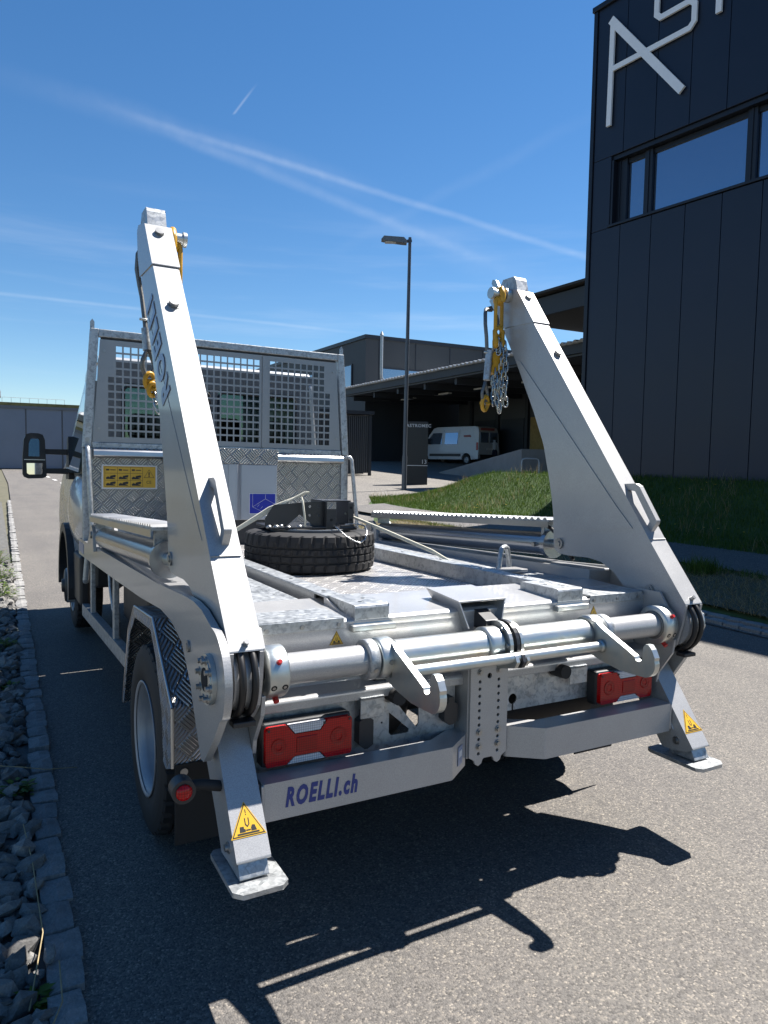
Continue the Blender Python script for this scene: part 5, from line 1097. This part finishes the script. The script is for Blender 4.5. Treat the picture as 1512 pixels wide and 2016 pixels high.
# ---- tool cabinet in front of the headboard
cb = part('tool_cabinet', MB().box((-.36, 2.905, 1.112), (.240, 3.27, 1.508)), 'cabinet_alu', bevel=.003)
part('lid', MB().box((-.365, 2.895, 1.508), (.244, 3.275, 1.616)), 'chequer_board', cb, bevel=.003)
part('lid_top', MB().box((-.364, 2.896, 1.6165), (.243, 3.274, 1.619)), 'brushed_steel', cb)
part('door', MB().box((-.028, 2.899, 1.118), (.236, 2.9045, 1.503)), 'cabinet_alu', cb, bevel=.0015); part('door', MB().box((-.355, 2.899, 1.118), (-.124, 2.9045, 1.503)), 'cabinet_alu', cb, bevel=.0015)
part('door_post', MB().prism([(-.120, 2.904), (-.075, 2.885), (-.060, 2.885), (-.032, 2.904)], 'z', 1.115, 1.505), 'cabinet_alu', cb, bevel=.002)
part('base_rail', MB().box((-.40, 2.93, .94), (.28, 3.25, 1.111)), 'black_steel', cb)
st_ = part('blue_sticker', MB().box((.030, 2.8965, 1.154), (.228, 2.8985, 1.302)), 'print_white', cb)
part('sticker_field', MB().box((.034, 2.8955, 1.158), (.224, 2.8963, 1.298)), 'sticker_blue', cb)
for (a, b_) in [((.055, 1.298), (.055, 1.205)), ((.055, 1.205), (.14, 1.165)), ((.055, 1.205), (.15, 1.262)), ((.15, 1.262), (.22, 1.225)), ((.15, 1.262), (.15, 1.295)), ((.09, 1.205), (.105, 1.222)), ((.115, 1.192), (.13, 1.208)), ((.14, 1.180), (.155, 1.196)), ((.14, 1.165), (.165, 1.18)), ((.185, 1.19), (.215, 1.22))]:
    part('sticker_line', MB().tube([(a[0], 2.8953, a[1]), (b_[0], 2.8953, b_[1])], .0012, 4), 'print_white', cb)

# ---- cab
cab = thing('cab', None, None); cab.parent = truck
cprof = [(3.72, .62), (3.72, 2.20), (3.80, 2.30), (4.50, 2.30), (4.72, 2.24), (5.30, 1.48), (5.62, 1.26), (5.74, 1.02), (5.74, .50), (5.45, .44)] + arc(4.69, .47, .45, 0, 180, 12) + [(4.0, .46), (3.80, .50)]
def xcab(z): return 1.0 - .02 * max(0, .9 - z) / .5 if z < 1.35 else 1.0 - (z - 1.35) * .165
for s_ in (-1, 1):
    n = len(cprof); vs = [(s_ * xcab(z), y_, z) for y_, z in cprof] + [(s_ * (xcab(z) - .05), y_, z) for y_, z in cprof]
    f0 = [tuple(range(n)), tuple(range(n, 2 * n))[::-1]] + [(i, n + i, n + (i + 1) % n, (i + 1) % n) for i in range(n)]
    if s_ < 0: f0 = [f[::-1] for f in f0]
    sd = part('cab_side', MB().add(vs, f0), 'cab_paint', cab, bevel=.02, seg=3)
    wp = [(3.95, 1.42), (5.12, 1.42), (4.66, 2.08), (3.95, 2.12)]
    part('side_window', MB().add([(s_ * (xcab(z) + .004), y_, z) for y_, z in wp] + [(s_ * (xcab(z) - .01), y_, z) for y_, z in wp], [(0, 1, 2, 3)[::s_], (7, 6, 5, 4)[::s_]] + [(i, i + 4, (i + 1) % 4 + 4, (i + 1) % 4)[::s_] for i in range(4)]), 'cab_glass', sd)
    part('wheel_arch', (MB() if True else 0).prism(arc(4.69, .47, .52, -8, 188, 18) + arc(4.69, .47, .445, 188, -8, 18), 'x', s_ * .975, s_ * 1.045), 'black_plastic', sd, bevel=.015)
    part('sill', MB().box((min(s_ * .93, s_ * 1.005), 3.74, .42), (max(s_ * .93, s_ * 1.005), 4.2, .80)), 'black_plastic', sd, bevel=.02)
    part('door_bulge', MB().ball((s_ * .93, 4.25, 1.12), (.105, .55, .30), 24, 16), 'cab_paint', sd)
part('roof', MB().prism([(3.74, 2.19), (3.82, 2.315), (4.45, 2.335), (4.72, 2.255), (4.72, 2.20), (4.45, 2.28), (3.86, 2.27)], 'x', -.86, .86), 'cab_paint', cab, bevel=.02)
rw = part('rear_wall', MB().box((-.96, 3.725, .7), (.96, 3.765, 1.56)), 'cab_rear_shaded', cab)
part('rear_wall_top', MB().box((-.87, 3.726, 2.11), (.87, 3.766, 2.28)), 'cab_rear_shaded', rw)
for x0, x1 in ((-.90, -.70), (-.035, .035), (.70, .90)): part('rear_pillar', MB().box((x0, 3.727, 1.56), (x1, 3.767, 2.11)), 'cab_rear_shaded', rw)
m, nt, b = new_mat('clear_glass'); setp(b, (0.15, 0.22, 0.21), 0.02, 0.0, trans=1.0, ior=1.02, spec=0.6, coat=.4); MAT['clear_glass'] = m
for x0, x1 in ((-.705, -.03), (.03, .705)):
    part('rear_window', MB().box((x0, 3.740, 1.555), (x1, 3.745, 2.115)), 'clear_glass', rw)
    part('window_seal', MB().tube([(x0 + .03, 3.724, 1.59), (x1 - .03, 3.724, 1.59), (x1 - .01, 3.724, 1.61), (x1 - .01, 3.724, 2.06), (x1 - .04, 3.724, 2.09), (x0 + .04, 3.724, 2.09), (x0 + .01, 3.724, 2.06), (x0 + .01, 3.724, 1.61)], .014, 8, closed=True), 'black_plastic', rw)
part('floor', MB().box((-.92, 3.75, .62), (.92, 5.6, .70)), 'black_plastic', cab)
part('dashboard', MB().box((-.92, 4.95, .8), (.92, 5.28, 1.42)), 'black_plastic', cab, bevel=.05)
part('bonnet', MB().prism([(5.26, 1.46), (5.6, 1.24), (5.72, 1.0), (5.72, .5), (5.62, .5), (5.3, 1.3)], 'x', -.955, .955), 'cab_paint', cab, bevel=.02)
part('windscreen', MB().add([(-.80, 4.72, 2.235), (.80, 4.72, 2.235), (.92, 5.29, 1.475), (-.92, 5.29, 1.475)], [(0, 1, 2, 3)]), 'clear_glass', cab)
for xx in (-.5, .15, .55):
    se = part('seat', MB().box((xx - .22, 3.95, .75), (xx + .22, 4.45, 1.08)).box((xx - .22, 3.86, 1.0), (xx + .22, 4.0, 1.66)), 'black_plastic', cab, bevel=.05)
    part('headrest', MB().box((xx - .13, 3.88, 1.70), (xx + .13, 3.98, 1.90)), 'black_plastic', se, bevel=.04)
# door mirrors
for s_ in (-1, 1):
    F = (lambda mb: mb) if s_ > 0 else flip
    mh = part('mirror', F(MB().prism([(1.155, 1.39), (1.165, 1.375), (1.19, 1.366), (1.30, 1.362), (1.33, 1.375), (1.342, 1.40), (1.342, 1.55), (1.332, 1.70), (1.315, 1.745), (1.28, 1.757), (1.22, 1.757), (1.185, 1.745), (1.168, 1.70)], 'y', 4.90, 5.06)), 'black_plastic', bevel=.02, seg=3)
    GM = Matrix.Translation((1.253, 4.897, 0)) @ Matrix.Rotation(radians(-17), 4, 'Z') @ Matrix.Translation((-1.253, -4.897, 0))
    part('mirror_glass', F(MB().prism([(1.203, 1.555), (1.304, 1.555), (1.300, 1.67), (1.282, 1.708), (1.222, 1.708), (1.207, 1.67)], 'y', 4.888, 4.8985, M=GM)), 'mirror_glass', mh)
    part('wide_angle_glass', F(MB().prism([(1.188, 1.41), (1.20, 1.400), (1.295, 1.398), (1.312, 1.41), (1.314, 1.495), (1.187, 1.498)], 'y', 4.884, 4.8985, M=Matrix.Translation((1.253, 4.897, 0)) @ Matrix.Rotation(radians(-3), 4, 'Z') @ Matrix.Translation((-1.253, -4.897, 0)))), 'mirror_glass', mh)
    part('chrome_line', F(MB().box((1.168, 4.885, 1.523), (1.332, 4.8975, 1.530))), 'brushed_steel', mh)
    for z in (1.60, 1.43): part('mirror_arm', F(MB().prism([(.93, z - .026), (.93, z + .026), (1.20, z + .022), (1.20, z - .022)], 'y', 4.93, 4.99)), 'black_plastic', mh, bevel=.008)
    part('mirror_base', F(MB().prism([(4.80, 1.36), (5.12, 1.36), (4.98, 1.72), (4.86, 1.74)], 'x', .92, .985)), 'black_plastic', mh, bevel=.01)

# ================================================================== LOOSE THINGS ON THE TRUCK
def tw(p): return TROOT @ Vector(p)
def loose(name, label, cat, group=None):
    o = thing(name, label, cat, group=group); o.matrix_world = TROOT; return o
sw = loose('spare_wheel', 'black spare wheel lying flat on the tread plate deck', 'wheel')
RZ = Matrix.Translation((-.044, 1.60, 1.042)) @ Matrix.Rotation(radians(-90), 4, 'Y')
o = obj('tyre', tyre_mb(.354, .208, .205, M=RZ), 'rubber', sw); obj('rim', MB().lathe([(-.100, .214), (-.106, .221), (-.106, .228), (-.098, .222), (-.06, .200), (.02, .196), (.03, .17), (.012, .13), (.02, .08), (.05, .0)], 'x', n=48, M=Matrix.Translation((-.044, 1.60, 1.052)) @ Matrix.Rotation(radians(90), 4, 'Y')), 'rim_silver', sw)
# black towing bracket strapped on top
tbk = loose('towing_bracket', 'black steel towing bracket strapped on top of the spare wheel', 'bracket')
BM = Matrix.Translation((.055, 1.50, 1.160)) @ Matrix.Rotation(radians(-6), 4, 'Z') @ Matrix.Diagonal((.92, .92, .92, 1))
part('base_plate', MB().box((-.40, -.08, 0), (.10, .30, .012), M=BM), 'black_steel', tbk, bevel=.003)
chk = cut(MB().prism([(-.12, .002), (-.075, .002), (-.075, .02), (-.06, .15), (-.075, .158), (-.37, .135), (-.42, .06), (-.42, .012), (-.30, .012), (-.22, .08)][::1], 'y', -.03, -.022), [MB().cyl((xx, -.06, zz), (xx, .02, zz), .008, n=14) for xx, zz in ((-.16, .075), (-.11, .075), (-.16, .125), (-.11, .125))], 'cheek_plate')
chk.transform(BM); chk.materials.append(MAT['black_steel']); part('cheek_plate', chk, None, tbk)
part('front_flange', MB().box((-.075, -.08, -.02), (-.015, -.072, .115), M=BM), 'black_steel', tbk, bevel=.003)
part('front_flange', MB().box((.055, -.08, -.0), (.092, -.072, .150), M=BM), 'black_steel', tbk, bevel=.003)
part('side_plate', MB().box((-.078, -.072, 0), (-.070, .22, .155), M=BM), 'black_steel', tbk); part('side_plate', MB().box((.085, -.072, 0), (.093, .22, .152), M=BM), 'black_steel', tbk)
part('top_plate', MB().box((-.08, -.02, .153), (.095, .22, .160), M=BM), 'black_steel', tbk, bevel=.002)
for xx, zz in ((-.045, .05), (.073, .05), (.073, .12)): part('bolt_hole', MB().cyl((xx, -.0815, zz), (xx, -.079, zz), .008, n=12, M=BM), 'dark_void', tbk)
for k in range(6):
    rr = random.Random(k); xx = -.40 + .035 * k; part('wing_nut', MB().ball((xx, -.05 + rr.uniform(-.02, .02), -.005 + .02 * rr.random()), (.018, .02, .014), 10, 7, M=BM), 'bolt_steel', tbk)
part('latch_lever', MB().box((.0, -.11, -.008), (.085, -.06, .022), M=BM).cyl((-.02, -.10, .005), (.10, -.10, .005), .012, n=10, M=BM), 'black_steel', tbk, bevel=.004)
part('safety_wire', MB().tube([(-.04, -.10, .02), (-.065, -.20, .022), (-.06, -.25, .010), (-.03, -.285, -.025), (.02, -.30, -.055), (.05, -.302, -.062), (.085, -.29, -.045), (.11, -.25, -.005), (.115, -.20, .022), (.10, -.11, .03), (.03, -.10, .024)], .0042, 8, M=BM), 'chain_steel', tbk)
part('grip_ball', MB().cyl((-.40, .04, .05), (-.34, .04, .05), .022, n=14, M=BM), 'print_white', tbk)
for lab, pts in [('cream lashing cord running left from the towing bracket', [[(-.115 + d_, 1.50, 1.352), (-.30, 1.55, 1.245 + d_), (-.475, 1.60, 1.135 + d_ * .5), (-.78, 1.72, 1.02 + d_)] for d_ in (0, .012, .022)]),
                 ('cream lashing cord running right from the towing bracket to the deck', [[(.13, 1.53, 1.235), (.30, 1.36, 1.14 + d_), (.475, 1.17, 1.045 + d_), (.57, 1.07, .982)] for d_ in (0, .010)]),
                 ('short cream cord hanging down over the towing bracket', [[(-.15, 1.47, 1.325), (-.148, 1.455, 1.30), (-.138, 1.445, 1.20), (-.136, 1.46, 1.165)]])]:
    L = loose('lashing_cord', lab, 'cord')
    for p_ in pts: part('cord', MB().tube(p_, .0055, 8), 'strap_cream', L)

# chain sets hanging from the arm tips
def link_mesh():
    pts = [(0, .0115 * cos(a), .016 + .0115 * sin(a)) for a in [pi * k / 6 for k in range(7)]] + [(0, -.0115 * cos(a), -.016 - .0115 * sin(a)) for a in [pi * k / 6 for k in range(7)]]
    me = MB().tube(pts, .0046, 6, closed=True).mesh('chain_link'); me.materials.append(MAT['chain_steel']); return me
LINK = link_mesh()
def strand(par, pts, seed=0):
    r_ = random.Random(seed); P = [Vector(p) for p in pts]; L = [0]
    for a, b_ in zip(P[:-1], P[1:]): L.append(L[-1] + (b_ - a).length)
    n = int(L[-1] / .0375)
    for k in range(n):
        t = (k + .5) * L[-1] / n; i = max(j for j in range(len(P) - 1) if L[j] <= t); f = (t - L[i]) / (L[i + 1] - L[i]); p = P[i].lerp(P[i + 1], f); d_ = (P[i + 1] - P[i]).normalized()
        o = bpy.data.objects.new('chain_link', LINK); COL.objects.link(o); o.parent = par
        q = d_.to_track_quat('Z', 'Y').to_matrix().to_4x4(); o.matrix_local = Matrix.Translation(p) @ q @ Matrix.Rotation((k % 2) * pi / 2 + r_.uniform(-.35, .35) + .4, 4, 'Z')
def chainset(s_, label):
    cs = loose('lifting_chain', label, 'chain', group='chain sets hanging from the arm tips'); X = (lambda x: s_ * x) if s_ > 0 else (lambda x: -x - .046)
    part('suspension_pin', MB().cyl((X(.905), 1.13, 2.435), (X(.79), 1.13, 2.435), .024, n=18).cyl((X(.80), 1.13, 2.435), (X(.785), 1.13, 2.435), .031, n=18), 'zinc_plated', cs)
    part('pin_boss', MB().cyl((X(.905), 1.13, 2.435), (X(.872), 1.13, 2.435), .038, n=20), 'zinc_plated', cs)
    part('clevis', MB().tube([(X(.845), 1.105, 2.39), (X(.845), 1.10, 2.43), (X(.845), 1.115, 2.462), (X(.845), 1.145, 2.462), (X(.845), 1.16, 2.43), (X(.845), 1.155, 2.39)], .016, 10).ball((X(.84), 1.13, 2.40), (.032, .03, .028)), 'yellow_paint', cs)
    part('master_link', MB().tube([(X(.842 + .030 * cos(a)), 1.13 + .012 * cos(a), 2.315 + (.075 if sin(a) > 0 else -.075) + .030 * sin(a)) for a in [2 * pi * k / 20 for k in range(20)]], .0105, 8, closed=True), 'yellow_paint', cs)
    part('shackle', MB().tube([(X(.815), 1.12, 2.19), (X(.812), 1.12, 2.235), (X(.842), 1.125, 2.262), (X(.872), 1.13, 2.235), (X(.870), 1.13, 2.185)], .013, 8).ball((X(.82), 1.12, 2.175), (.020, .018, .034)).ball((X(.87), 1.13, 2.18), (.018, .018, .03)), 'yellow_paint', cs)
    part('shortener', MB().prism([(-.026, .045), (-.032, .03), (-.026, -.01), (-.04, -.055), (-.018, -.075), (.0, -.05), (.016, -.045), (.030, -.09), (.044, -.085), (.038, -.02), (.032, .03), (.030, .048), (.012, .05), (.006, .03), (-.008, .03), (-.012, .05)], 'y', -.014, .014, M=Matrix.Translation((X(.832), 1.13, 2.075)) @ Matrix.Diagonal((s_, 1, 1, 1))), 'yellow_paint', cs, bevel=.004)
    strand(cs, [(X(.835), 1.12, 2.20), (X(.832), 1.11, 2.11)], 1); strand(cs, [(X(.862), 1.14, 2.20), (X(.868), 1.15, 2.05), (X(.874), 1.15, 1.88), (X(.872), 1.14, 1.815), (X(.858), 1.12, 1.825), (X(.855), 1.11, 1.95), (X(.853), 1.115, 2.17)], 2)
    strand(cs, [(X(.822), 1.12, 2.03), (X(.816), 1.11, 1.93), (X(.830), 1.10, 1.82), (X(.848), 1.11, 1.81), (X(.846), 1.12, 1.95), (X(.848), 1.13, 2.03)], 3); strand(cs, [(X(.850), 1.14, 2.18), (X(.846), 1.15, 2.0), (X(.84), 1.15, 1.86)], 4)
    strand(cs, [(X(.880), 1.12, 2.18), (X(.884), 1.11, 2.06), (X(.884), 1.11, 1.92), (X(.89), 1.11, 1.84)], 5); strand(cs, [(X(.826), 1.14, 2.18), (X(.83), 1.145, 2.04), (X(.828), 1.14, 1.90), (X(.812), 1.12, 1.84)], 6)
    return cs
chainset(1, 'steel chain bundle with yellow fittings hanging from the right arm tip'); chainset(-1, 'chain bundle mostly hidden behind the left arm tip')
def ropeset(pts, ferr, eye, conn, label, extra=None):
    rs = loose('wire_rope_sling', label, 'sling', group='wire rope slings on the arm tips')
    part('rope', MB().tube(pts, .0105, 10), 'wire_rope', rs)
    part('ferrule', MB().cyl(ferr[0], ferr[1], .019, n=14), 'galvanised', rs)
    c_ = Vector(eye); part('eye_loop', MB().tube([c_ + Vector((.026 * sin(a) * (1.0 if cos(a) < 0 else (1 - cos(a) * .75)), .01 * sin(a), .058 * cos(a))) for a in [2 * pi * k / 22 for k in range(22)]], .0095, 8, closed=True), 'wire_rope', rs)
    part('rope_clip', MB().tube([(pts[-2][0] - .02, pts[-2][1], pts[-2][2]), (pts[-2][0], pts[-2][1] - .015, pts[-2][2] - .004), (pts[-2][0] + .02, pts[-2][1], pts[-2][2])], .006, 8), 'zinc_plated', rs)
    for k, (cx, cy, cz, rr) in enumerate(conn):
        part('coupling_link', MB().tube([(cx + rr * .8 * cos(a), cy + .3 * rr * cos(a + .6), cz + rr * 1.25 * sin(a)) for a in [2 * pi * q / 16 for q in range(16)]], .0105, 8, closed=True), 'yellow_paint', rs)
        part('coupling_pin', MB().cyl((cx - rr, cy, cz), (cx + rr, cy, cz), .009, n=10), 'yellow_paint', rs)
    if extra: strand(rs, extra, 9)
    return rs
ropeset([(-.95, 1.255, 2.43), (-.985, 1.265, 2.425), (-1.004, 1.272, 2.385), (-1.008, 1.272, 2.32), (-.998, 1.265, 2.25), (-.990, 1.255, 2.20), (-.984, 1.225, 2.10), (-.978, 1.205, 2.0)], ((-.9815, 1.215, 2.06), (-.977, 1.203, 1.965)), (-.975, 1.20, 1.915), [(-.968, 1.20, 1.835, .026), (-.956, 1.20, 1.80, .022)],
        'wire rope sling with yellow link hanging in front of the left arm', [(-.952, 1.20, 1.785), (-.942, 1.19, 1.74), (-.932, 1.18, 1.70)])
ropeset([(.86, 1.22, 2.37), (.80, 1.19, 2.36), (.775, 1.16, 2.33), (.766, 1.145, 2.27), (.772, 1.14, 2.20), (.778, 1.14, 2.12), (.785, 1.135, 2.06)], ((.790, 1.135, 2.13), (.773, 1.13, 1.97)), (.764, 1.13, 1.90), [(.766, 1.13, 1.845, .030)],
        'wire rope sling with yellow hook beside the right arm chains')
